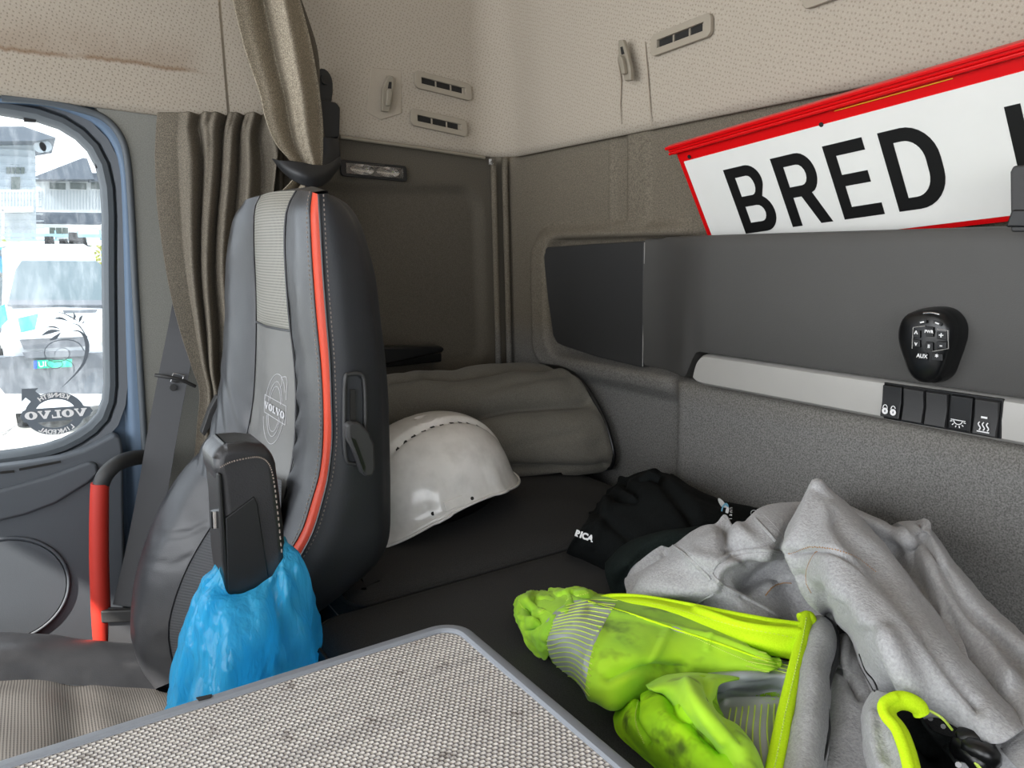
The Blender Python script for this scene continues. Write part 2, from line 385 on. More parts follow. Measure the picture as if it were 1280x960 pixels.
    h = t.math('MULTIPLY', t.math('POWER', su, .6), t.math('POWER', sv, .5)); h = t.math('MULTIPLY', h, t.rng(t.noise(t.uv(), 500, 1), .3, .7, .75, 1))
    rough_rows = t.rng(t.noise(t.mapn(t.uv(), (6, 160, 1)), 1, 1), .4, .62, .0, .22)
    col = t.ramp(h, [(.10, '55535a'), (.34, 'c0bcb8'), (.8, 'e8e3dc')]); col = t.mix(rough_rows, col, '55525a')
    st = t.rng(t.vor(t.mapn(t.uv(), (1, 1, 1)), 14, 1, dim='2D'), .05, .13, 1, 0, True); st = t.math('MULTIPLY', st, t.rng(t.noise(t.uv(), 120, 3), .45, .6, 0, .55))
    col = t.mix(st, col, '4d3d34')
    M['weave'] = t.done(col, .9, t.bump(h, .8, .0016), spec=.15)
    M['frame'] = plain('table_frame', '858a91', .5, grain=.3)
    # outside
    M['van_white'] = plain('van_paint', 'dfe3e6', .35); M['van_teal'] = plain('van_teal', '35b6c4', .4); M['van_glass'] = plain('van_glass', '55646a', .5); M['van_dark'] = plain('van_bumper', '686c72', .6)
    M['plate'] = plain('green_plate', '12b98f', .5); M['plate_b'] = plain('plate_blue', '1d4fb0', .5)
    M['asphalt'] = cloth('gravel_yard', 'b9b7b1', 'd6d3cc', 6, bump=.1); M['house_grey'] = plain('grey_cladding', 'a9b3bb', .8); M['house_white'] = plain('white_cladding', 'd8dcdc', .8); M['roof'] = plain('roof_tiles', '5f6771', .8)
    M['pane'] = plain('dark_pane', '55605c', .2); M['hedge'] = cloth('yellow_green_leaves', '9aa04a', 'b9b86a', 5, bump=.5); M['car_blue'] = plain('blue_car_paint', '1c86b8', .3); M['fencep'] = plain('fence_paint', '8fb0bd', .6)
mats()
def sst(a, b, x): t = max(0, min(1, (x - a) / (b - a))); return t * t * (3 - 2 * t)
def inrr(x, z, x0, z0, x1, z1, r, s):
    """soft mask of a rounded rectangle"""
    cx, cz = (x0 + x1) / 2, (z0 + z1) / 2; qx = abs(x - cx) - (x1 - x0) / 2 + r; qz = abs(z - cz) - (z1 - z0) / 2 + r
    d = math.hypot(max(qx, 0), max(qz, 0)) + min(max(qx, qz), 0) - r
    return 1 - sst(-s, s, d)
# ================================================================ STRUCTURE
def shell():
    # floor, far side, front and roof of the cab
    struct(box('floor', (-.06, -2.1, -.05), (2.3, .1, 0), M['rubber']))
    struct(box('ceiling', (-.06, -2.1, 1.95), (2.3, .1, 2.0), M['head']))
    v, f = joinm([boxm((2.25, -2.1, 0), (2.3, .1, .68)), boxm((2.25, -2.1, 1.32), (2.3, .1, 1.95)), boxm((2.25, -.8, .68), (2.3, .1, 1.32)), boxm((2.25, -2.1, .68), (2.3, -1.85, 1.32))])
    struct(mk('wall_right', v, f, M['door'], smooth=False))
    v, f = joinm([boxm((-.06, -2.15, 0), (2.3, -2.1, .75)), boxm((-.06, -2.15, 1.80), (2.3, -2.1, 1.95)), boxm((-.06, -2.12, .6), (2.3, -1.75, .75))])
    struct(mk('wall_front', v, f, M['plastic'], smooth=False))
    # side wall behind the door pillar: felt with a wide pressed recess
    ys = [-.60 + i * .006 for i in range(102)]; zs = [.28 + i * .008 for i in range(126)]
    G = [[V((-.014 * inrr(y, z, -.50, .80, -.062, 1.165, .05, .012), y, z)) for z in zs] for y in ys]
    v, f = gridm(G); struct(mk('wall_left', v, f, M['felt_dark'], uvs=grid_uv(G)), 'dark taupe felt side wall with a wide shallow recess')
    o = prism('wall_left', [X(px, py, .003) for px, py in [(118, 132), (128, 146), (148, 168), (157, 200), (162, 260), (167, 360), (173, 460), (179, 560), (184, 660), (188, 800), (190, 900)]] + [V((.003, -.598, .2)), V((.003, -.598, 1.30)), V((.003, -.8, 1.30))], (-.02, 0, 0), M['felt_pillar']); struct(o, 'grey felt pillar cover between door and curtain')
    # rear wall: felt, moulded round the storage panel, padded below it
    xs = [i * .005 for i in range(451)]; zs = [.30 + i * .0055 for i in range(173)]
    def wy(x, z):
        y = .006
        y -= .022 * inrr(x, z, .105, .80, 2.6, 1.075, .06, .016) * (1 - inrr(x, z, .165, .835, 2.5, 1.06, .045, .006)) * (1 - sst(.5, .56, x))
        y += .010 * inrr(x, z, .165, .835, 2.5, 1.06, .045, .006)
        top = .835 - .03 * sst(.5, .6, x)
        pad = sst(.515, .575, x) * (1 - sst(.835, .845, z))
        y -= .048 * pad
        # pressed channel and its flap above the panel
        ch = inrr(x, z, .35, 1.083, .392, 1.30, .012, .005); y += .011 * ch
        fl = inrr(x, z, .345, 1.078, .447, 1.31, .014, .003); y -= .007 * fl
        return y
    G = [[V((x, wy(x, z), z)) for z in zs] for x in xs]
    v, f = gridm(G); f = [q[::-1] for q in f]; struct(mk('wall_back', v, f, M['felt'], uvs=grid_uv(G)), 'taupe felt rear wall, padded below the silver strip')
    # upper headliner swept round the rear corner
    def head(name, path, mat, lab):
        prof = [(.012, .010), (-.004, .001), (-.012, .006), (-.016, .016), (-.017, .04), (-.018, .12), (-.022, .22), (-.045, .42), (-.12, .62), (-.26, .74)]
        prof = [(p.x, p.y) for p in cr([V((a, b, 0)) for a, b in prof], 50)]
        G = []
        for i, p in enumerate(path):
            t = (path[min(i + 1, len(path) - 1)] - path[max(i - 1, 0)]).normalized(); n = V((t.y, -t.x)) * -1
            zb = 1.226 + .067 * max(0, -p.y)
            G.append([V((p.x + n.x * a, p.y + n.y * a, zb + b)) for a, b in prof])
        v, f = gridm(G); return struct(mk(name, v, f, mat, uvs=grid_uv(G)), lab)
    r = .085
    path = [V((0, -.556 + i * (.556 - r) / 12)) for i in range(12)] + [V((r - r * math.cos(a), -r + r * math.sin(a))) for a in (R(90) * i / 20 for i in range(21))] + [V((r + i * .08, 0)) for i in range(1, 28)]
    head('ceiling', path, M['head'], 'beige dimpled headliner wrapping the rear corner')
    o = head('ceiling', [V((0, -2.1 + i * .05)) for i in range(31)] + [V((0, -.5605))], M['head_stain'], 'beige dimpled headliner with a brown water line above the door')
    box('groove_backing', (-.008, -.6, 1.262), (.008, -.53, 1.9), M['vent'])['kind'] = 'structure'
    bpy.data.objects['groove_backing'].name = 'trim_4'
    # piping at the corner and the rail under the headliner
    for i, (px, x, y) in enumerate([(618, .006, -.030), (631, .012, -.006)]):
        struct(tube('trim_%d' % (i + 1), [V((x, y, .60)), V((x, y, .9)), V((x, y, 1.23))], .0065, M['felt'], n=10))
    struct(tube('trim_3', [X(425, 171, .016), X(520, 184, .016), X(606, 197, .016)], .0035, M['hookp']))
    # bunk box
    struct(box('trim_5', (.0, -.55, 0.0), (2.25, -.02, .50), M['plastic_dk']), 'dark bunk base under the mattress')

def door():
    d = thing('door_1', 'grey plastic passenger door card below a blue painted window surround', None, (-.02, -1.2, .1), kind='structure')
    win = [X(px, py, -.03) for px, py in [(0, 568), (30, 564), (56, 559), (78, 552), (96, 543), (112, 532), (124, 519), (131, 500), (133, 480), (132, 420), (131, 340), (131, 270), (129, 235), (123, 208), (112, 187), (96, 171), (75, 158), (45, 148), (0, 140)]]
    W = [V((p.y, p.z)) for p in win]
    W = [V((-1.62, .56)), V((-1.60, .53)), V((-1.55, .52)), V((-1.2, .63))] + W + [V((-1.2, 1.30)), V((-1.45, 1.30)), V((-1.55, 1.22))]
    def band(name, offs, mat, parent):
        G = [[V((x, p.x, p.y)) for p in offset_poly(W, o)] for o, x in offs]
        G = [r + [r[0]] for r in G]; v, f = gridm(G); return mk(name, v, f, mat, parent, ang=40)
    w1 = thing('window_1', 'passenger door window in a rounded grey rubber seal', None, (-.03, -1.2, .9), kind='structure')
    band('seal', [(-.004, -.042), (-.002, -.020), (.004, -.012), (.012, -.013), (.0165, -.022)], M['rubber'], w1)
    band('frame', [(.0155, -.03), (.0175, -.012), (.030, -.008), (.032, -.02)], M['door'], w1)
    p = offset_poly(W, .002); mk('pane', [V((-.036, q.x, q.y)) for q in p], [list(range(len(p)))], M['glass'], w1, smooth=False)
    for px, py, a, b in ((37, 149, 9, 5), (123, 205, 6, 8)):
        c = X(px, py, -.03); box('clip', (c.x - .003, c.y - a * .0009, c.z - b * .0009), (c.x + .004, c.y + a * .0009, c.z + b * .0009), M['plastic_dk'], w1, .001)
    # blue painted surround with the window hole
    out = offset_poly(W, .031); n = len(out)
    def clampo(q): return V((max(-1.8, min(-.735, -1.2 + (q.x + 1.2) * 3)), max(.1, min(1.33, .9 + (q.y - .9) * 3))))
    hole = offset_poly(W, .026)
    curve_shape('painted_surround', [[V((-2.08, .0)), V((-.59, .0)), V((-.59, 1.45)), V((-2.08, 1.45))], hole], ((-.048, 0, 0), (0, 1, 0), (0, 0, 1)), M['door_blue'], d, .022)
    # rounded blue return and textured weather strip next to the pillar
    e = [X(px, py, .0) for px, py in [(0, 123), (50, 127), (95, 136), (128, 148), (148, 170), (157, 200), (162, 260), (167, 360), (173, 460), (179, 560), (184, 660), (188, 800)]]
    e = cr(e, 60); tube('weather_strip', [p + V((.004, .002, 0)) for p in e], .0055, M['rubber'], d)
    inn = cr([X(px, py, -.02) for px, py in [(0, 131), (45, 133), (85, 143), (118, 160), (138, 185), (147, 215), (150, 260), (152, 360), (154, 460), (157, 560), (160, 660), (163, 800)]], 60)
    surf('painted_edge', [inn, [p.lerp(q, .35) + V((.010, 0, 0)) for p, q in zip(inn, e)], [p.lerp(q, .8) + V((.004, 0, 0)) for p, q in zip(inn, e)], e], M['door_blue'], d, 14, 60)
    bm = [V((-.006 + .0012 * ((i % 2)), p.y + .006, p.z)) for i, p in enumerate(resample(e, 160))]
    # door card
    pts = [X(px, py, .02) for px, py in [(0, 583), (40, 578), (75, 572), (104, 563), (128, 551), (143, 543), (151, 547), (154, 562), (155, 640), (157, 760), (163, 900)]]
    pts = [V((.02, -1.8, .50))] + [V((.02, -1.3, .655))] + pts + [V((.02, pts[-1].y, .05)), V((.02, -1.8, .05))]
    prism('door_card', pts, (-.03, 0, 0), M['door'], d, .006, 3)
    pts = [X(px, py, .028) for px, py in [(0, 612), (60, 596), (112, 577), (122, 580), (124, 592), (112, 604), (70, 630), (30, 645), (0, 652)]]
    prism('ledge', [V((.028, -1.5, pts[0].z - .05))] + pts + [V((.028, -1.5, pts[-1].z - .05))], (-.014, 0, 0), M['door'], d, .006, 3)
    for a, b in (((0, 591), (18, 589)), ((24, 587), (76, 577))):
        v, f = ribbon([X(*a, .0215), X((a[0] + b[0]) / 2, (a[1] + b[1]) / 2, .0215), X(*b, .0215)], .004, (1, 0, 0)); mk('vent_slot', v, f, M['dark'], d, smooth=False)
    c = X(8, 738, .022); r = .086
    tube('speaker_ring', [c + V((0, r * math.cos(a), r * math.sin(a))) for a in (R(i * 7.5) for i in range(48))], .0028, M['door'], d, closed=True)
    prism('speaker_cover', [c + V((-.001, (r - .004) * math.cos(a), (r - .004) * math.sin(a))) for a in (R(i * 10) for i in range(36))], (.003, 0, 0), M['door'], d)
    # round sticker on the glass, its grey lightened to imitate haze: ring with arrow, bar and mirrored letters
    S = lambda px, py, e=0: X(px, py, -.034 + e)
    c0 = S(67, 517)
    k = (S(77, 517).y - c0.y) / 10
    fr = (c0, (0, 1, 0), (0, 0, 1))
    def q(px, py): p = S(px, py); return V((p.y - c0.y, p.z - c0.z))
    st = thing('window_sticker', 'dark grey round window sticker with mirrored lettering and an arrow', 'sticker', tuple(c0))
    ro, ri = 38 * k, 26.5 * k
    el = lambda r, s=.83: [V((r * math.cos(R(a)), r * s * math.sin(R(a)))) for a in range(0, 360, 6)]
    curve_shape('ring', [[V((p.x + 2 * k, p.y)) for p in el(ro)], [V((p.x + 2 * k, p.y)) for p in el(ri, .8)]], fr, M['sticker'], st, .0003)
    curve_shape('arrow', [[q(27, 486), q(48, 485), q(44, 489), q(56, 498), q(44, 512), q(40, 503), q(32, 497), q(27, 502)]], (c0 + V((.0004, 0, 0)), (0, 1, 0), (0, 0, 1)), M['sticker'], st, .0003)
    curve_shape('bar', [[q(25, 521), q(28, 514), q(34, 511.5), q(105, 507), q(112, 508), q(116, 513), q(112, 519), q(105, 522.5), q(100, 523.5), q(38, 529), q(30, 528)]], (c0 + V((.0006, 0, 0)), (0, 1, 0), (0, 0, 1)), M['sticker'], st, .0003)
    um = V((0, q(112, 510).x - q(28, 516).x, q(112, 510).y - q(28, 516).y)).normalized()
    word(st, M['sticker_w'], S(70, 517.5, .0016), -um, V((0, 0, 1)), 80 * k, 12 * k)
    for s, a0, da, rr, up in (('KENNETH', 57, 10.2, 32.5, 1), ('LINKEDAL', 306, -10.5, 33, -1)):
        for i, ch in enumerate(s):
            a = R(a0 + da * i) if up > 0 else R(a0 + da * i)
            dy, dz = math.cos(a), math.sin(a)
            o = c0 + V((.0016, 2 * k + dy * rr * k, dz * rr * k * .83))
            n = V((0, dy, dz)) * up; u = V((0, -n.z, n.y)) * 1
            # mirrored: reading direction runs right to left seen from inside
            text('letter', ch, 9 * k, (o, V((0, -abs(n.z), n.y * (1 if n.z > 0 else -1))).normalized(), n), M['sticker_w'], st, .0003, .0004)
    sw = thing('window_decal', 'dark curling feather scroll decal above the round sticker on the glass', 'sticker', tuple(S(70, 440)))
    T = lambda a: S(a[0] / 4.367, 360 + a[1] / 4.367, .001)
    def strokes(pl, wd):
        P = cr([T(p) for p in pl], 24); W_ = [V((w_, 0, 0)) for w_ in wd]; Wd = [p.x * k / 4.367 for p in cr(W_, 24)]
        return ribbon(P, Wd, (1, 0, 0), .0003)
    parts = [strokes([(255, 128), (330, 134), (400, 165), (440, 195)], [1, 5, 6, 1]), strokes([(290, 168), (330, 165), (375, 182)], [1, 16, 1]), strokes([(243, 217), (290, 212), (330, 225)], [1, 12, 2]), strokes([(222, 262), (275, 238), (335, 232)], [1, 24, 2]), strokes([(270, 285), (300, 272), (335, 240)], [1, 22, 1]),
             strokes([(375, 190), (430, 205), (470, 260), (478, 262)], [1, 8, 5, 1]), strokes([(380, 232), (440, 240), (475, 300), (465, 390), (420, 460), (335, 545)], [1, 12, 24, 20, 10, 2]), strokes([(400, 130), (408, 155), (402, 180)], [1, 12, 1]), strokes([(450, 148), (438, 170), (432, 190)], [1, 16, 1]), strokes([(465, 178), (455, 188), (445, 196)], [1, 8, 1]),
             strokes([(460, 345), (430, 300), (370, 282), (300, 290), (250, 325), (245, 370), (280, 400), (340, 400), (380, 370), (370, 335), (330, 328), (300, 350), (300, 370)], [6, 6, 6, 5, 5, 5, 5, 4, 4, 4, 4, 3, 2]), strokes([(405, 460), (400, 420), (370, 395), (310, 370 + 22), (262, 400), (260, 425), (300, 440), (340, 425), (335, 402), (305, 398), (298, 412)], [3, 4, 4, 4, 4, 4, 4, 4, 3, 3, 2])]
    v, f = joinm(parts); mk('scroll', v, f, M['sticker'], sw, smooth=False)
    v, f = joinm([strokes([(0, 790), (40, 780), (105, 738)], [2, 3, 2]), strokes([(0, 808), (30, 795), (60, 770)], [2, 3, 2])]); mk('scroll_tail', v, f, M['sticker'], sw, smooth=False)
def glyph_V(w, h, t): return [[(0, h), (.46 * w, h), (.46 * w, h * .84), (.38 * w, h * .84), (.58 * w, h * .32), (.76 * w, h * .84), (.66 * w, h * .84), (.66 * w, h), (w, h), (w, h * .84), (.93 * w, h * .84), (.62 * w, 0), (.40 * w, 0), (.08 * w, h * .84), (0, h * .84)]]
def glyph_O(w, h, t):
    return [[(w / 2 + w / 2 * math.cos(R(a)), h / 2 + h / 2 * math.sin(R(a))) for a in range(0, 360, 12)], [(w / 2 + w * .15 * math.cos(R(a)), h / 2 + h * .33 * math.sin(R(a))) for a in range(0, 360, 12)]]
def glyph_L(w, h, t): return [[(0, h), (.62 * w, h), (.62 * w, h * .84), (.46 * w, h * .84), (.46 * w, h * .18), (.86 * w, h * .18), (.90 * w, h * .42), (w, h * .42), (w, 0), (0, 0), (0, h * .16), (.14 * w, h * .16), (.14 * w, h * .84), (0, h * .84)]]
def word(parent, mat, c, u, v, W, H):
    ws = [.215, .205, .155, .215, .205]; x = -W / 2
    for g, wd in zip((glyph_V, glyph_O, glyph_L, glyph_V, glyph_O), ws):
        fr = (V(c) + V(u) * x - V(v) * H / 2, u, v)
        curve_shape('letter', g(wd * W * .95, H, 0), fr, mat, parent, .0003); x += wd * W
def side_fittings():
    # grab handle beside the seat
    g = thing('grab_handle', 'upright grab handle with red grip between door and seat', 'handle', tuple(X(128, 810, .09)))
    top = cr([X(184, 571, .01), X(165, 573, .05), (X(146, 580, .08)), X(132, 593, .09), X(126, 606, .09)], 20)
    tube('bracket', top, .0125, M['plastic'], g, n=12)
    red = cr([X(125, 604, .09), X(124, 640, .09), X(124, 700, .09), X(126, 760, .09), X(129, 812, .09), X(131, 860, .09)], 30)
    tube('grip', red, [.0135 + .001 * math.sin(i / 29 * 3.1) for i in range(30)], M['red'], g, n=14)
    tube('bracket', [X(131, 858, .09), X(150, 880, .05), X(180, 890, .0)], .012, M['plastic'], g, n=12)
    # seat belt
    b = thing('seat_belt', 'dark grey seat belt running down beside the seat', 'seat belt', tuple(X(150, 800, .1)))
    P = [X(250, 300, .02), X(238, 360, .034), X(229, 410, .05), X(221, 450, .055), X(213, 490, .06), X(202, 550, .07), X(190, 620, .08), (X(176, 690, .09)), X(160, 758, .10)]
    P = cr(P, 40); nn = V((.93, -.34, .1)).normalized()
    def strap(P, w, th=.0014):
        v, f = ribbon(P, w, nn, th); return v, f
    v, f = strap(P, .046); n_ = len(P); o = mk('webbing', v, f, M['belt'], b, smooth=False)
    v, f = strap([p + nn * .006 for p in cr([X(158, 758, .10), X(152, 812, .10), X(149, 830, .10)], 8)], .050, .004); mk('lower_webbing', v, f, M['belt'], b, smooth=False)
    c = X(155, 765, .10); prism('sleeve', [c + nn * .004 + V((-.34, -.93, 0)) * a + V((0, .05, 1)) * z for a, z in ((-.030, -.014), (.030, -.009), (.030, .012), (-.030, .007))], nn * .014, M['plastic'], b, .003)
    c = X(222, 474, .056)
    tube('clip_bar', cr([X(194, 469, .06), X(208, 471, .07), X(226, 475, .07), X(244, 483, .06)], 12), .003, M['plastic'], b)
    tube('clip_loop', [X(213, 477, .068), X(217, 467, .07), X(230, 469, .07), X(227, 478, .068)], .0016, M['chrome'], b, closed=True)
    prism('clip_button', [X(216, 484, .066) + V((0, .006 * math.cos(R(a)), .006 * math.sin(R(a)))) for a in range(0, 360, 30)], (.004, 0, 0), M['plastic'], b, .001)
    # belt anchor high on the side wall
    a = thing('belt_anchor', 'black upper belt anchor cover on the side wall by the tied curtain', 'bracket', tuple(X(410, 150, .02)))
    cc = X(405, 103, .03); prism('slider', [cc + V((0, .017 * math.cos(R(t)), (.024 if math.sin(R(t)) > 0 else .045) * math.sin(R(t)))) for t in range(0, 360, 20)], (-.03, 0, 0), M['plastic_dk'], a, .004)
    tube('bolt', [cc + V((.0, .001, .004)), cc + V((.006, .001, .004))], .008, M['plastic_gl'], a, 16)
    pts = [X(*p, .045) for p in ((397, 122), (421, 128), (426, 134), (425, 172), (398, 176))]
    prism('cover', pts, (-.04, 0, 0), M['plastic_dk'], a, .004)
    surf('folded_webbing', [[X(396, 170, .04), X(410, 172, .055), X(422, 174, .04)], [X(392, 190, .05), X(408, 192, .06), X(424, 190, .05)], [X(384, 205, .06), X(402, 210, .07), X(424, 204, .05)]], M['tie'], a, 16, 16, solid=.003)
    # coat hooks
    def hook(c, u, v, n, label, tilt):
        h = thing('coat_hook', label, 'hook', tuple(c), 'coat hooks on the headliner')
        prof = [(-.008, -.031), (.006, -.032), (.011, -.014), (.010, .016), (.007, .033), (-.004, .034), (-.012, .008)]
        def fl(p): return c + u * (p[0] + tilt * p[1]) + v * p[1]
        prism('body', [fl(p) + n * .004 for p in prof], n * .008, M['hookp'], h, .002)
        prism('grip', [fl(p) + n * .012 for p in [(-.004, -.022), (.004, -.022), (.006, .0), (.003, .008), (-.005, .006)]], n * .008, M['hookp'], h, .002)
        prism('recess', [fl(p) + n * .0121 for p in [(-.002, .010), (.005, .010), (.004, .022), (-.001, .022)]], n * .0006, M['dark'], h)
        return h
    h = hook(X(482, 119, .02), V((0, 1, 0)), V((0, 0, 1)), V((1, 0, 0)), 'beige coat hook in a moulded pocket left of the two side vents', .18)
    fp = [X(*p, .0195) for p in ((464, 84), (502, 88), (502, 142), (476, 150), (458, 140))]
    prism('pocket_plate', [p - V((.003, 0, 0)) for p in fp], (.0032, 0, 0), M['felt_plain'], h, .0015)
    h = hook(Y(787, 77, -.028), V((1, 0, 0)), V((0, 0, 1)), V((0, -1, 0)), 'beige coat hook on the rear headliner left of the vent', -.32)
    for pl in (((806, 52), (809, 90), (812, 130), (814, 158)), ((772, 72), (776, 100), (775, 130), (776, 156))):
        o = tube('trim_6', [Y(*p, -.0205) for p in pl], [.0008, .0016, .0014, .0006], M['felt_plain'], None, 8); struct(o)
    # vents
    def vent(px, u, n, pl, label, slope=0):
        c = pl(*px); v = V((0, 0, 1)); t = thing('air_vent', label, 'vent', tuple(c), 'headliner air vents')
        u = V((u[0], u[1], slope)).normalized(); fr = (c - n * .001, u, v)
        W, H = .122, .030
        curve_shape('frame', [rrect(-W / 2, -H / 2, W / 2, H / 2, .008), rrect(-W * .40, -H * .22, W * .40, H * .22, .001)], (c + n * .001, u, v) if V(u).cross(v).dot(n) > 0 else (c + n * .001, u, v), M['vent'], t, .005, .0008)
        m = n * .0008
        prism('opening', [c + m + u * a * W * .41 + v * b * H * .24 for a, b in ((-1, -1), (1, -1), (1, 1), (-1, 1))], -n * .004, M['dark'], t)
        for a in (-.13, .14):
            prism('vane', [c + u * (a * W + s) + v * b for s, b in ((-.0012, -H * .22), (.0012, -H * .22), (.0012, H * .22), (-.0012, H * .22))], n * .003, M['vent'], t)
        prism('slide', [c + u * (W * .37 + s) + v * b for s, b in ((-.0025, -H * .22), (.0025, -H * .22), (.0025, H * .22), (-.0025, H * .22))], n * .0025, M['vent'], t)
    xp = lambda a, b: X(a, b, .0185); yp = lambda a, b: Y(a, b, -.0195)
    vent((553, 108), (0, 1, 0), V((1, 0, 0)), xp, 'upper of two slotted air vents on the side headliner', -.13)
    vent((548, 154), (0, 1, 0), V((1, 0, 0)), xp, 'lower of two slotted air vents on the side headliner', -.13)
    vent((853, 45), (1, 0, 0), V((0, -1, 0)), yp, 'slotted air vent high on the rear headliner above the sign', .03)
    vent((1064, -24), (1, 0, 0), V((0, -1, 0)), yp, 'air vent at the top edge of the picture, mostly cut off', .03)
    # reading lamp
    L = thing('reading_lamp', 'twin-reflector clear reading lamp on the dark side wall', 'lamp', tuple(X(467, 214, 0)))
    c = X(467, 214, 0.003); u = V((0, 1, -.06)).normalized(); v = V((0, 0, 1)); n = V((1, 0, 0))
    fr = (c, u, v); curve_shape('bezel', [rrect(-.066, -.014, .066, .014, .005), rrect(-.058, -.010, .058, .010, .003)], fr, M['plastic_dk'], L, .006, .0008)
    prism('housing', [c + u * a + v * b for a, b in ((-.06, -.011), (.06, -.011), (.06, .011), (-.06, .011))], n * .001, M['dark'], L)
    for s in (-.026, .026):
        G = [[c + n * (.0015 + .007 * (1 - (r_ / 4) ** 2) * -1 + .007) + u * (s + .024 * r_ / 4 * math.cos(R(a))) + v * (.0095 * r_ / 4 * math.sin(R(a))) for a in range(0, 361, 24)] for r_ in range(5)]
        v_, f_ = gridm(G); mk('reflector', v_, f_, M['chrome'], L)
    prism('lens', [c + n * .008 + u * a + v * b for a, b in ((-.058, -.010), (.058, -.010), (.058, .010), (-.058, .010))], n * .001, M['clear'], L, .0004)
    box('clip', tuple(c + u * -.05 + v * .008 + n * .006), tuple(c + u * .02 + v * .013 + n * .0095), M['chrome'], L, .0006)
    # small curtain rail stop in the corner
    s = X(613, 202, .02); o = thing('curtain_stop', 'tiny pale rail stop in the corner under the headliner', 'hook', tuple(s))
    tube('plate', [s + V((0, 0, .005)), s + V((0, 0, -.006))], .0035, M['silver'], o, 8); tube('eyelet', [s + V((.004, .004 * math.cos(R(a)), -.004 + .004 * math.sin(R(a)))) for a in range(0, 360, 40)], .0009, M['chrome'], o, 6, True)
    # black fold-down handle low on the side wall
    h = thing('side_grip', 'black tapered pull grip low on the side wall behind the seat', 'handle', tuple(X(510, 445, .02)))
    prism('grip', [X(*p, .05) for p in ((455, 433), (478, 434), (552, 433), (557, 436), (553, 441), (520, 448), (480, 457), (455, 459))], (-.04, 0, 0), M['plastic_gl'], h, .005, 3)
    prism('bracket', [X(*p, .03) for p in ((458, 412), (470, 414), (477, 426), (476, 440), (458, 440))], (-.03, 0, 0), M['plastic_gl'], h, .004)
    box('back_plate', (-.016, -.33, .815), (.012, -.17, .835), M['plastic_gl'], h, .003)
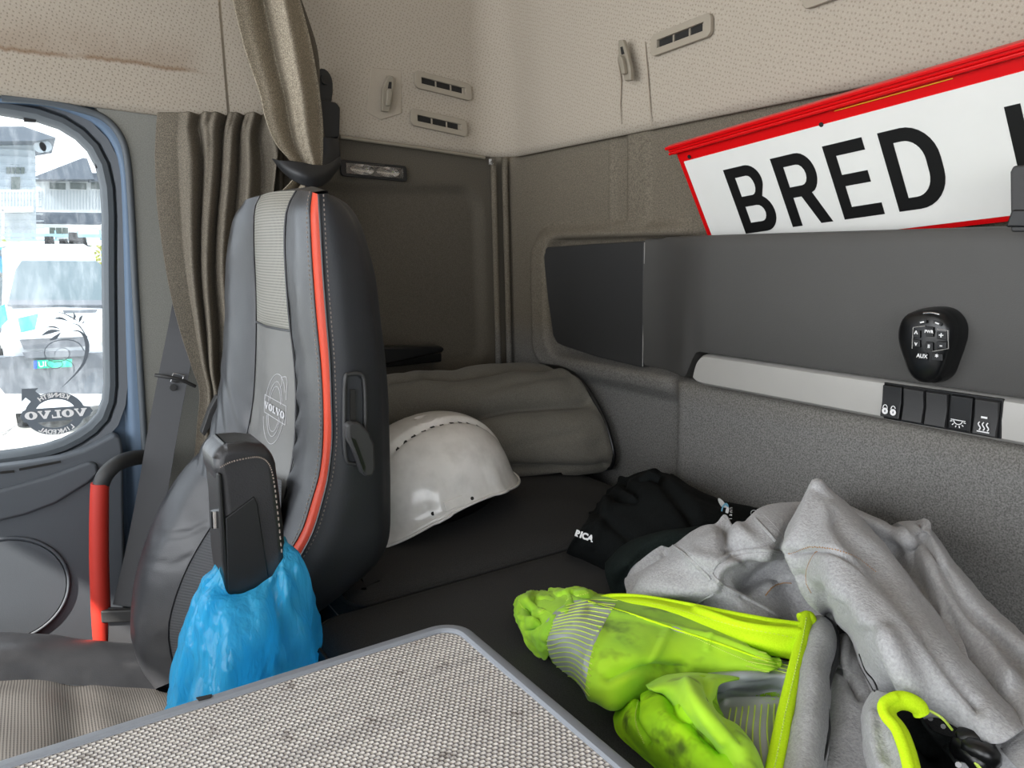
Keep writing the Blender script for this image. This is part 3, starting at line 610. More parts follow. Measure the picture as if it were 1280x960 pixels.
def rear_panel():
    T = thing('storage_panel', 'charcoal plastic storage panel with silver strip along the rear wall', 'panel', (.6, -.03, .84))
    # left lid
    def outl(pts, y): return [Y(px, py, y) for px, py in pts]
    lid = outl([(678, 313), (683, 309), (740, 305), (805.0, 301), (803, 460), (745, 446), (705, 433), (696, 429), (691, 420), (684, 370)], -.012)
    prism('lid', lid[::-1], (0, .03, 0), M['plastic'], T, .003, 3)
    # right cover: swelling front
    tops = []; xs = [.4535 + i * .008 for i in range(12)] + [.55 + i * .01 for i in range(14)] + [.70 + i * .06 for i in range(26)]
    G = []
    for x in xs:
        yf = -.012 - .058 * sst(.475, .66, x)
        zb = .8435 + .047 * sst(.578, .628, x) if x > .575 else .8435
        zt = 1.0575 - .002 * (x < .5)
        lip = [(yf + .014, zt - .05), (yf + .011, zt - .002), (yf + .0085, zt), (yf + .003, zt - .001), (yf, zt - .004), (yf - .001, zt - .02), (yf - .0035, (zt + zb) / 2), (yf, zb + .006), (yf + .003, zb + .001), (yf + .03, zb)]
        G.append([V((x, a, b)) for a, b in lip])
    G.insert(0, [V((.4530, p.y + .02, p.z)) for p in G[0]])
    v, f = gridm(G); f = [q[::-1] for q in f]; mk('cover', v, f, M['panel_l'], T, ang=50)
    box('shelf_tray', (.64, -.056, .995), (2.2, .004, 1.0), M['plastic_dk'], T)
    v, f = ribbon([Y(806, 303, -.013), Y(803.5, 458, -.013)], .0012, (0, -1, 0), .0006); mk('seam_highlight', v, f, M['silver'], T, smooth=False)
    # silver strip
    ys = -.066
    G = []
    for i in range(60):
        x = .622 + (2.2 - .622) * (i / 59) ** 2.4; t = sst(.622, .65, x)
        tt = max(0, min(1, (x - .6215) / .022)); t2 = math.sqrt(1 - (1 - tt) ** 2)
        zt = .850 + .038 * t2; zb = .8495 - .0065 * t2
        G.append([V((x, ys + .02, zt + .001)), V((x, ys + .004, zt)), V((x, ys, zt - .003)), V((x, ys - .0012, (zt + zb) / 2)), V((x, ys, zb + .004)), V((x, ys + .005, zb)), V((x, ys + .03, zb - .004))])
    v, f = gridm(G); f = [q[::-1] for q in f]; mk('silver_strip', v, f, M['silver'], T, ang=40)
    # switches
    yq = ys - .0015
    sw = Y(1105, 478, yq); se = Y(1254, 499, yq); be = Y(1251, 549, yq); bw = Y(1104, 523, yq)
    fr = prism('switch_bezel', [bw, be, se, sw], (0, .004, 0), M['plastic_gl'], T, .0008)
    x0, x1 = sw.x, se.x; zt, zb = (sw.z + se.z) / 2, (bw.z + be.z) / 2; W = (x1 - x0) / 5; U = V((1, 0, 0)); Vv = V((0, 0, 1))
    for i in range(5):
        a = x0 + W * i + .0012; b = x0 + W * (i + 1) - .0018; zc = (zt + zb) / 2
        prof = [(-.0, zt - .0015), (-.006 if i in (1, 2, 4) else -.004, zt - .003), (-.0035, zc), (-.006 if i not in (3,) else -.003, zb + .003), (0, zb + .0015)]
        s = prism('rocker_switch', [V((a, yq + p, z)) for p, z in prof], (b - a, 0, 0), M['plastic' if i in (1, 2, 4) else 'plastic_dk'], T, .0008)
        o = V(((a + b) / 2, yq - .0068, zb + .011)); F = (o, U, Vv); mw = M['white_mark']
        if i == 0:
            for dx, op in ((-.0048, 0), (.0048, 1)):
                curve_shape('padlock_mark', [[(dx + .0036 * math.cos(R(t)), .0038 * math.sin(R(t)) - .001) for t in range(0, 360, 30)], [(dx + .0008 * math.cos(R(t)), .0016 * math.sin(R(t)) - .001) for t in range(0, 360, 60)]], F, mw, s, .0003)
                v, f = ribbon([o + U * (dx + .0026 * math.cos(R(t))) + Vv * (.002 + .0042 * math.sin(R(t))) for t in range(0 if not op else 20, 181, 20)], .0009, (0, -1, 0), .0003); mk('shackle_mark', v, f, mw, s, smooth=False)
        if i == 3:
            v, f = ribbon([o + U * -.0075 + Vv * .003, o + U * .0075 + Vv * .003], .0009, (0, -1, 0), .0003); P = [(v, f)]
            P.append(ribbon([o + U * .0045 * math.cos(R(t)) + Vv * (.003 + .0045 * math.sin(R(t))) for t in range(180, 361, 20)], .0009, (0, -1, 0), .0003))
            for t in (195, 225, 255, 285, 315, 345): P.append(ribbon([o + U * q_ * math.cos(R(t)) + Vv * (.003 + q_ * math.sin(R(t))) for q_ in (.006, .0082)], .0009, (0, -1, 0), .0003))
            v, f = joinm(P); mk('lamp_mark', v, f, mw, s, smooth=False)
        if i == 4:
            P = [ribbon([o + U * -.006 + Vv * -.0045, o + U * .006 + Vv * -.0045], .0011, (0, -1, 0), .0003)]
            for dx in (-.004, 0, .004): P.append(ribbon([o + U * (dx + .0012 * math.sin(t * 1.6)) + Vv * (-.003 + t * .0021) for t in [0, .5, 1, 1.5, 2, 2.5, 3, 3.5, 4]], .0011, (0, -1, 0), .0003))
            P.append(ribbon([o + U * -.003 + Vv * .0105, o + U * .003 + Vv * .0105], .002, (0, -1, 0), .0003))
            v, f = joinm(P); mk('heater_mark', v, f, mw, s, smooth=False)
    # remote control clipped on the panel
    c = Y(1169, 430, -.085); rt = thing('remote_control', 'black pear-shaped keypad remote clipped to the panel above the switches', 'remote control', tuple(c))
    pts = [(1134, 420), (1135, 405), (1141, 392), (1153, 386), (1170, 384), (1186, 386), (1197, 394), (1203, 406), (1203, 420), (1199, 434), (1193, 450), (1187, 465), (1178, 473), (1168, 476), (1156, 473), (1147, 463), (1142, 448), (1137, 434)]
    base = [Y(px, py, -.074) for px, py in pts]; ctr = sum(base, V()) / len(base)
    ring = cr(base, 60, True)
    lv = [(1.02, -.066), (1.03, -.074), (1.02, -.084), (1.0, -.0875), (.985, -.090), (.97, -.096), (.92, -.1005), (.80, -.103), (.5, -.1045), (.02, -.105)]
    G = [[V((ctr.x + (p.x - ctr.x) * s, yy, ctr.z + (p.z - ctr.z) * s)) for p in ring] for s, yy in lv]
    G = [r + [r[0]] for r in G]; v, f = gridm(G); off = V((.004, 0, 0))
    mk('body', [p + off for p in v], f, M['plastic_gl'], rt, ang=50)
    o = V((ctr.x, -.1045, ctr.z)); fr = (o, U, Vv)
    ku = (base[6].x - base[0].x) / 62
    def Q(zx, zy): p = Y(1060 + zx / 4.364, 360 + zy / 4.364, -.1055); return p
    def key(x0_, y0_, x1_, y1_, s, sz=.006, mat='plastic_dk'):
        a, b, c_, d = Q(x0_, y1_), Q(x1_, y1_ + 4), Q(x1_, y0_ + 4), Q(x0_, y0_)
        k_ = prism('key', [a, b, c_, d], (0, -.0016, 0), M[mat], rt, .0006)
        if s: m_ = (a + b + c_ + d) / 4; text('mark', s, sz, (m_ + V((0, -.002, 0)), U, Vv), M['white_mark'], k_, .0003, .00015)
    key(358, 228, 396, 268, '^', .009); key(358, 280, 396, 320, 'v', .007); key(488, 236, 540, 278, '+', .009); key(488, 290, 540, 328, '-', .009); key(428, 208, 468, 262, 'PWR', .0042); key(428, 292, 466, 340, 'II', .005); key(384, 350, 436, 388, 'AUX', .0055); key(460, 356, 520, 394, '*', .008)
    for a, b in (((386, 190), (430, 182)), ((468, 184), (512, 200))):
        p0, p1 = Q(*a), Q(*b); v, f = ribbon([p0, (p0 + p1) / 2 + V((0, 0, .001)), p1], .0034, (0, -1, 0), .001); k_ = mk('key', v, f, M['plastic_dk'], rt)
        v, f = ribbon([p0.lerp(p1, .25) + V((0, -.0012, 0)), p0.lerp(p1, .75) + V((0, -.0012, 0))], .0014, (0, -1, 0), .0003); mk('mark', v, f, M['white_mark'], k_, smooth=False)
    tube('rim_line', [Q(350, 330), Q(356, 215), Q(420, 207)], .0005, M['silver'], rt, 6); tube('rim_line', [Q(488, 224), Q(545, 232), Q(548, 330), Q(470, 345), Q(428, 338)], .0005, M['silver'], rt, 6)
    tube('chrome_bar', cr([Q(412, 139), Q(455, 136), Q(500, 145)], 8), .0011, M['chrome'], rt, 8)
def sign():
    P0 = Y(837, 182, -.08); P1 = Y(1280, 50, -.08); P = Y(878, 292, -.02)
    e1 = (P1 - P0).normalized(); e2 = P - P0; e2 = (e2 - e1 * e2.dot(e1)).normalized(); n = e1.cross(e2) * -1
    if n.y > 0: n = -n
    S = thing('warning_sign', 'white road sign with red border reading BRED, leaning on the panel shelf', 'sign', tuple(P0 + e2 * .16))
    def F(u, v, d=0): return P0 + e1 * u + e2 * v + n * d
    def slab(name, u0, v0, u1, v1, d0, d1, mat, bev=0): return prism(name, [F(u0, v1, d0), F(u1, v1, d0), F(u1, v0, d0), F(u0, v0, d0)], n * (d1 - d0), mat, S, bev)
    H = .176; L = 1.25
    slab('backing', .006, .012, L, H, -.006, -.001, M['sign_red'])
    slab('face', .015, .0275, L - .01, H - .0065, -.0008, .0004, M['sign_white'])
    # red rail with ridges along the top
    for v0, v1, d in ((.0, .0045, .006), (.0045, .0085, .003), (.0085, .0125, .007), (.0125, .0145, .001)):
        prism('rail_ridge', [F(-.006 + v0 * .5, v1, -.006), F(L, v1, -.006), F(L, v0 - .0, -.006), F(-.006 + v0 * .5, v0, -.006)], n * (d + .006), M['sign_red'], S, .0012)
    for u, v in ((.0282, .0227), (.2401, .027), (.6, .027)):
        tube('rivet_hole', [F(u, v, .0002), F(u, v, .0012)], .0028, M['dark'], S, 12)
    v, f = ribbon([F(.262, .0157, .001), F(.395, .0160, .001)], .0009, n, .0003); mk('worn_line', v, f, M['sign_yellow'], S, smooth=False)
    up = -e2
    def letter(name, loops, u0, w_, mirror=False):
        h = .0955; fr = (F(u0, .0525 + h, .0006), e1, up)
        o = curve_shape(name, [[(x * w_, y * h) for x, y in l] for l in loops], fr, M['sign_black'], S, .0005)
    def arc(cx, cy, rx, ry, a0, a1, k=10): return [(cx + rx * math.cos(R(a0 + (a1 - a0) * i / k)), cy + ry * math.sin(R(a0 + (a1 - a0) * i / k))) for i in range(k + 1)]
    t = .25; s = .155
    # B
    outer = [(0, 0)] + [(.60, 0)] + arc(.62, .275, .38, .275, -90, 45, 10) + [(.80, .52)] + arc(.58, .76, .36, .24, -20, 90, 10) + [(0, 1)]
    letter('letter', [outer, [(t, s)] + arc(.58, .28, .17, .125, -90, 90, 8) + [(t, .405)], [(t, .56)] + arc(.56, .705, .15, .145, -90, 90, 8) + [(t, .85)]], .0775, .0600)
    # R
    outer = [(0, 0), (t, 0), (t, .41), (.46, .41), (.72, 0), (1, 0), (.73, .44)] + arc(.60, .705, .37, .295, -55, 90, 12) + [(0, 1)]
    letter('letter', [outer, [(t, .56)] + arc(.56, .705, .17, .145, -90, 90, 8) + [(t, .85)]], .1562, .0600)
    # E
    letter('letter', [[(0, 0), (1, 0), (1, s), (.27, s), (.27, .44), (.90, .44), (.90, .59), (.27, .59), (.27, 1 - s), (.98, 1 - s), (.98, 1), (0, 1)]], .2325, .0525)
    # D
    outer = [(0, 0), (.42, 0)] + arc(.42, .42, .58, .42, -90, 0, 8) + arc(.42, .58, .58, .42, 0, 90, 8) + [(0, 1)]
    inner = [(.24, s), (.40, s)] + arc(.40, .42, .34, .265, -90, 0, 8) + arc(.40, .58, .34, .265, 0, 90, 8) + [(.24, 1 - s)]
    letter('letter', [outer, inner], .3031, .0610)
    letter('letter', [[(0, 0), (.95, 0), (.95, s), (.29, s), (.29, .96), (0, .96)]], .4343, .050)
    # black stop block the sign rests against
    b = thing('sign_stop', 'dark plastic block standing on the shelf in front of the sign at right', 'bracket', tuple(Y(1275, 285, -.075)))
    pts = [Y(*p, -.105) for p in ((1263, 290), (1262, 215), (1266, 207), (1300, 206), (1300, 290))]
    prism('block', pts, (0, .05, 0), M['plastic'], b, .002)
    prism('ledge', [Y(*p, -.108) for p in ((1256, 284), (1264, 262), (1300, 262), (1300, 284))], (0, .04, 0), M['plastic_dk'], b, .002)
def curtains():
    T = thing('window_curtain', 'taupe gathered curtain drawn beside the passenger window', 'curtain', tuple(X(260, 300, .05)))
    rows = []
    for py, a, b, x in ((141, 197, 352, .03), (165, 195, 350, .04), (200, 194, 348, .045), (260, 197, 342, .05), (320, 205, 336, .055), (370, 214, 330, .06), (420, 227, 322, .06), (460, 240, 312, .062), (490, 249, 308, .064), (530, 246, 306, .06), (600, 240, 305, .06)):
        rows.append([X(a + (b - a) * k / 4, py + (3 if py < 200 else 0) * k / 4, x + .010 - .004 * (k < 1)) for k in range(5)])
    def disp(u, v, p, n):
        sv = v + .03 * math.sin(7 * u + 9 * v) + .012 * math.sin(19 * u); am = sst(.16, .30, v)
        a = math.sin(2 * math.pi * (5.5 * sv)) + .35 * math.sin(2 * math.pi * (11.5 * sv) + 3 * u) * (1 - .5 * u)
        top = math.exp(-((u - .05) / .05) ** 2) * math.sin(2 * math.pi * 9 * v + 14 * u) * .004
        return V((1, -.35, 0)) * ((.013 + .003 * u) * a * am + .010 * am + top * am + .003 * math.sin(9 * v + 4 * u))
    surf('fabric', rows, M['curtain'], T, 110, 170, disp, solid=.0015)
    # bead cord
    P = [X(331 + .6 * i / 6, 178 + i * 2.2, .055) for i in range(30)]
    B = [tubem([p + V((0, 0, .0012)), p - V((0, 0, .0012))], .0011, 6) for p in P]; v, f = joinm(B)
    tag(mk('bead_cord', v, f, M['silver']), 'thin beaded pull cord hanging at the inner edge of the gathered curtain', 'cord')['kind'] = 'stuff'
    del bpy.data.objects['bead_cord']['kind']
    # tied privacy curtain
    T = thing('privacy_curtain', 'speckled beige curtain hanging from above, bunched and tied over the headrest', 'curtain', tuple(X(370, 100, .12)))
    L = [(-420, 215, 310), (-240, 245, 326), (-60, 280, 358), (-10, 291, 372), (40, 302, 385), (80, 313, 393), (120, 327, 399), (150, 334, 402), (180, 346, 403), (200, 362, 403), (212, 372, 402), (226, 366, 398), (245, 350, 392), (275, 346, 392)]
    rows = [[X(a + (b - a) * k / 3, py, .12 + .008 * math.sin(k)) for k in range(4)] for py, a, b in L]
    def disp2(u, v, p, n):
        g = math.exp(-((u - .70) / .10) ** 2)
        a = math.sin(2 * math.pi * (1.55 * v + .10 + .25 * u)) + .22 * math.sin(2 * math.pi * (3.6 * v + .5 * u) + 2)
        return V((1, -.45, 0)) * (.021 * (1 - .45 * g) * a + .004 * math.sin(12 * u + 5 * v))
    surf('fabric', rows, M['curtain2'], T, 110, 90, disp2, solid=.0015)
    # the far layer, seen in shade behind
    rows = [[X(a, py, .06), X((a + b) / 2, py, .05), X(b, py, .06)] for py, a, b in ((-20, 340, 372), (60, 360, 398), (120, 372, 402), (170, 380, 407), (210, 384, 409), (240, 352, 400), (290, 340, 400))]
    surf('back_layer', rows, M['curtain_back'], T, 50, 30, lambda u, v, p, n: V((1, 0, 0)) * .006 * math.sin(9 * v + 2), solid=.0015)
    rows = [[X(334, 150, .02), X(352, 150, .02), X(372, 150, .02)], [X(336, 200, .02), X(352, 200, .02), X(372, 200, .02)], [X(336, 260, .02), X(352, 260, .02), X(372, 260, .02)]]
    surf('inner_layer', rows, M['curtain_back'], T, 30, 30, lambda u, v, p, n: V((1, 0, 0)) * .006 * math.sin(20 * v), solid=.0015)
    tie = thing('curtain_tie', 'wide black strap looped round the tied curtain above the headrest', 'strap', tuple(X(385, 215, .14)))
    rows = [[X(341, 198, .13), X(352, 201, .155), X(372, 203, .17), X(392, 207, .172), (X(408, 206, .16)), X(424, 196, .12)],
            [X(345, 203, .135), X(358, 211, .165), X(376, 217, .185), X(393, 219, .185), X(410, 214, .165), X(425, 200, .12)],
            [X(352, 212, .135), X(366, 224, .165), X(382, 232, .18), X(396, 234, .18), X(410, 226, .16), X(425, 206, .12)]]
    surf('strap', rows, M['tie'], tie, 14, 60, None, solid=.002)
def px_of(p):
    d = p - CAM; w_ = d.dot(FW); return 640 + FPX * d.dot(RT) / w_, 480 - FPX * d.dot(UP) / w_
def Hh(px, py, h): return Z(px, py, BED + h)
def seg_d(x, y, P):
    best = 1e9
    for (a, b), (c, d) in zip(P, P[1:]):
        ux, uy = c - a, d - b; L = ux * ux + uy * uy; t = max(0, min(1, ((x - a) * ux + (y - b) * uy) / L)) if L else 0
        q = (x - a - ux * t) ** 2 + (y - b - uy * t) ** 2
        if q < best: best = q
    return math.sqrt(best)
def folds(creases, wr=.0012, ws=30, seed=0):
    cs = [([(q.x, q.y) for q in cr([V((a, b, 0)) for a, b in P], 14)] if len(P) > 2 else P, wd, dp) for P, wd, dp in creases]
    def f(u, v, p, n):
        x, y = px_of(p); s = 0
        for P, wd, dp in cs:
            if abs(x - P[0][0]) > 500: continue
            d = seg_d(x, y, P)
            if d < 3 * wd: s += 1.3 * dp * math.exp(-(d / wd) ** 2)
        s += wr * noise.fractal(p * ws + V((seed, 0, 0)), 1.0, 2.0, 3)
        nn = n if n.dot(CAM - p) > 0 else -n
        nn = (nn + (CAM - p).normalized() * .6).normalized()
        return nn * s
    return f
def bvh(o):
    dg = bpy.context.evaluated_depsgraph_get(); me = o.data; b = V(o['base'])
    return BVHTree.FromPolygons([v.co + b for v in me.vertices], [tuple(p.vertices) for p in me.polygons])
def cast(trees, px, py, lift=.001):
    d = ray(px, py).normalized(); best = None
    for t in trees:
        h = t.ray_cast(CAM, d)
        if h[0] and (best is None or h[3] < best[1]): best = (h[0] + (-h[1] if h[1].dot(d) > 0 else h[1]) * lift, h[3])
    return best[0] if best else None
def seam(name, pts, trees, r, mat, parent, lift=.0008, n=50, dash=False, flat=1):
    P = [cast(trees, q.x, q.y, lift) for q in cr([V((a, b, 0)) for a, b in pts], n)]; P = [p for p in P if p]
    if len(P) < 3: return
    if dash:
        parts = [tubem([P[i], P[i + 1]], r, 5) for i in range(0, len(P) - 1, 2) if (P[i] - P[i + 1]).length < .02]; v, f = joinm(parts); return mk(name, v, f, mat, parent)
    Q = [[P[0]]]
    for a in P[1:]:
        if (a - Q[-1][-1]).length > .03: Q.append([a])
        else: Q[-1].append(a)
    v, f = joinm([tubem(q, r, 6, flat=flat) for q in Q if len(q) > 1]); return mk(name, v, f, mat, parent)
def patch(name, rows, trees, mat, parent, lift=.0012, nu=30, nv=30, ):
    """px-space control rows laid onto the cloth beneath"""
    rr = [resample(cr([V((a, b, 0)) for a, b in r], 40), nv) for r in rows]; G = []
    for i in range(nu):
        pass
    cols = [cr([r[j] for r in rr], nu) for j in range(nv)]
    vs, idx = [], {}
    for i in range(nu):
        for j in range(nv):
            q = cols[j][i]; p = cast(trees, q.x, q.y, lift)
            if p: idx[i, j] = len(vs); vs.append(p)
    fs = []
    for i in range(nu - 1):
        for j in range(nv - 1):
            k = [(i, j), (i, j + 1), (i + 1, j + 1), (i + 1, j)]
            if all(a in idx for a in k):
                if max((vs[idx[k[a]]] - vs[idx[k[(a + 1) % 4]]]).length for a in range(4)) < .03: fs.append([idx[a] for a in k])
    return mk(name, vs, fs, mat, parent)
# ================================================================ BUNK
def bunk():
    B = thing('bunk_mattress', 'charcoal cloth bunk mattress in two cushions, filling the rear of the cab', 'mattress', (1.1, -.3, .5))
    def cushion(x0, x1, y0, y1, r):
        P = rrect(x0, y0, x1, y1, r, 8)
        lv = [(-.012, .505), (0, .515), (.0, .610), (-.003, .624), (-.010, .634), (-.022, .639), (-.05, .641)]
        G = []
        for off, z in lv:
            q = offset_poly(P, off * .999) if off else P; G.append([V((p.x, p.y, z)) for p in q] + [V((q[0].x, q[0].y, z))])
        c = V(((x0 + x1) / 2, (y0 + y1) / 2, .642)); G.append([c] * len(G[0]))
        v, f = gridm(G); mk('cushion', v, f, M['bed'], B, ang=80)
        q = offset_poly(P, -.004); tube('piping', [V((p.x, p.y, .629)) for p in q], .0028, M['bed'], B, 6, True)
        q = offset_poly(P, .0008); v, f = tubem([V((p.x, p.y, .603)) for p in q], .0008, 5, True); mk('stitching', v, f, M['stitch'], B)
    cushion(.03, .602, -.60, -.052, .03); cushion(.606, 2.2, -.665, -.052, .05)
def quilt():
    prof = lambda pts, y: [V((x, y, z)) for x, z in pts]
    e = [Y(px, py, -.02) for px, py in [(640, 461), (672, 457), (705, 461), (728, 476), (745, 500), (758, 526), (766, 552), (769, 572), (762, 586)]]
    rows = [[V((.02, -.03, .79))] + e + [V((.30, -.03, .644))]]
    rows = [[p + V((0, 0.0, 0)) for p in rows[0]]]
    base = [(p.x, p.z) for p in rows[0]]
    for y, s, zt in ((-.08, .97, .0), (-.15, .86, .002), (-.22, .76, -.004), (-.30, .68, .002), (-.38, .62, -.006), (-.47, .56, -.012), (-.55, .5, -.04)):
        rows.append([V((.012 + (x - .012) * s, y, .645 + max(-.001, (z - .645)) * (1 + zt * 8))) for x, z in base])
    def disp(u, v, p, n):
        s = 0
        for c in (.36, .60, .84): 
            vv = v + .02 * math.sin(9 * u + 20 * c) * u; s -= .026 * math.exp(-(abs(vv - c) / .02))
        s += .010 * abs(math.sin((v - .12) / .24 * math.pi)) ** .6 * sst(0, .15, v) + .008 * noise.noise(p * 13) + .003 * noise.noise(p * 34 + V((5, 0, 0)))
        s *= sst(0, .05, u)
        for u0, v0, du, dv in ((.12, .48, .10, .03), (.2, .72, .14, .025), (.09, .76, .05, .05), (.35, .2, .12, .04), (.3, .5, .1, .03)):
            s -= .005 * math.exp(-((u - u0) / du) ** 2 - ((v - v0 - .15 * (u - u0)) / dv) ** 2 * 4)
        nn = n if n.dot(V((1, -.3, .6))) > 0 else -n
        return nn * s
    T = thing('folded_quilt', 'grey-brown quilted blanket with black piping, bunched in the corner of the bunk', 'quilt', (.15, -.25, .645))
    o = surf('cover', rows, M['pillow'], T, 110, 110, disp)
    r0 = resample(cr(rows[0], 60), 40)
    c = V((.14, -.026, .70)); mk('end_face', r0 + [c], [[i, i + 1, 40] for i in range(39)] + [[39, 0, 40]], M['pillow'], T)
    tube('piping', [p + V((.0, -.003, 0)) for p in r0[3:]], .0042, M['plastic_gl'], T, 8)
def helmet():
    c = Hh(541, 630, .018) + V((-.008, .004, -.004)); a = V((-.12, .99, 0)).normalized(); b = V((.99, .12, 0)).normalized(); up = V((0, 0, 1))
    tl = R(3); up2 = up * math.cos(tl) - a * math.sin(tl) * 0 ; a2 = (a * math.cos(R(7)) + up * math.sin(R(7))); up2 = (up * math.cos(R(7)) - a * math.sin(R(7)))
    T = thing('hard_hat', 'white safety helmet with a row of vent slots, lying on the bunk behind the seat', 'helmet', tuple(c))
    A, Bw, Hh_ = .138, .112, .138
    nt, nph = 120, 44
    def shell(th, t, e=0):
        # t 0 rim .. 1 top
        ct, st = math.cos(th), math.sin(th)
        rimz = .0 + (.040 if st > 0 else .025) * abs(st) ** 3 - .004 + (.012 if ct > 0 else 0) * ct * ct
        ph = t * math.pi / 2
        r = math.cos(ph) ** .82; z = rimz + (Hh_ - rimz) * math.sin(ph) ** .93
        fl = math.exp(-t / .045) * (.008 + .016 * max(0, -ct) ** 3 + .004 * max(0, ct) ** 6)
        al, bl = (A + e) * ct * r + fl * ct, (Bw + e) * st * r + fl * st
        if r > .02:
            w_ = abs(bl); rg = (1 - sst(.026, .033, w_)) * sst(.10, .25, t); z += .0055 * rg + e
            gr = math.exp(-((w_ - .0335) / .004) ** 2) * sst(.15, .3, t); z -= .003 * gr
        # raised ear lugs and side facets
        for t0 in (.38, -.35):
            dth = (ct - t0) / .10
            k = .0035 * sst(0, .4, 1 - abs(dth)) * (1 - sst(.12, .34, t)) if abs(st) > .3 else 0; bl += math.copysign(k, st)
        return c + a2 * al + b * bl * -1 * -1 + up2 * z
    G = [[shell(2 * math.pi * i / nt, j / (nph - 1)) for i in range(nt + 1)] for j in range(nph)]
    v, f = gridm(G); mk('shell', v, f, M['helmet'], T, solid=.0028, off=1)
    # rolled lip
    tube('rim', [G[0][i] for i in range(nt)], .0022, M['helmet'], T, 8, True)
    # vent slots along the groove
    for i in range(13):
        al = -.115 + i * .0165
        for sgn in (1,):
            w_ = .0335 * sgn
            # locate on shell by search
            best = None
            for ii in range(nt):
                for jj in range(8, nph - 1):
                    p = G[jj][ii]; d = p - c; e_ = (d.dot(a2) - al) ** 2 + (d.dot(b) - w_) ** 2
                    if best is None or e_ < best[0]: best = (e_, p, ii, jj)
            p = best[1]; nn = (p - (c + up2 * .02)).normalized()
            tt = (a2 - nn * a2.dot(nn)).normalized(); s_ = nn.cross(tt)
            h_ = .0030; wd = .0036 if 0 < i < 12 else .004
            prism('vent_slot', [p + nn * .0002 + tt * x * wd + s_ * y * h_ for x, y in ((-1, -1), (1, -1), (1, 1), (-1, 1))], nn * .0007, M['dark'], T)
    def near(px, py): 
        t = BVHTree.FromPolygons(v, f); return cast([t], px, py, .0004), t
    tr = BVHTree.FromPolygons(v, f)
    for px, py, r_ in ((541, 642, .0028), (590, 623, .0026)):
        p = cast([tr], px, py, .0003)
        if p: nn = (CAM - p).normalized(); nn = (b * .9 + up2 * .3).normalized(); tube('hole', [p, p + nn * .0008], r_, M['dark'], T, 12)
    pt = [cast([tr], px, py, .0012) for px, py in ((554, 628), (577, 619), (581, 630), (557, 640))]
    if all(pt):
        n_ = (b * .95 + up2 * .2).normalized(); prism('accessory_slot', [q - n_ * .001 for q in pt][::-1], n_ * .0022, M['helmet'], T, .0008)
    pt = [cast([tr], px, py, .001) for px, py in ((581, 617), (586, 616), (589, 632), (583, 634))]
    if all(pt): prism('accessory_slot', [q - n_ * .001 for q in pt][::-1], n_ * .003, M['helmet'], T, .0008)
    # inner headband
    hb = [c + a2 * (.105 * math.cos(R(t))) + b * (.085 * math.sin(R(t))) + up2 * .016 for t in range(0, 360, 10)]
    v2, f2 = ribbon(hb + [hb[0]], .030, up, .002)
    G2 = [[p + up2 * z for p in hb + [hb[0]]] for z in (-.012, .030)]; v2, f2 = gridm(G2); mk('headband', v2, f2, M['plastic_gl'], T, solid=.003)
    k = c + a2 * .112 + up2 * -.004; prism('ratchet', [k + b * x + up2 * z for x, z in ((-.03, .028), (-.022, -.006), (.022, -.006), (.03, .028))], a2 * .014, M['plastic_gl'], T, .003)
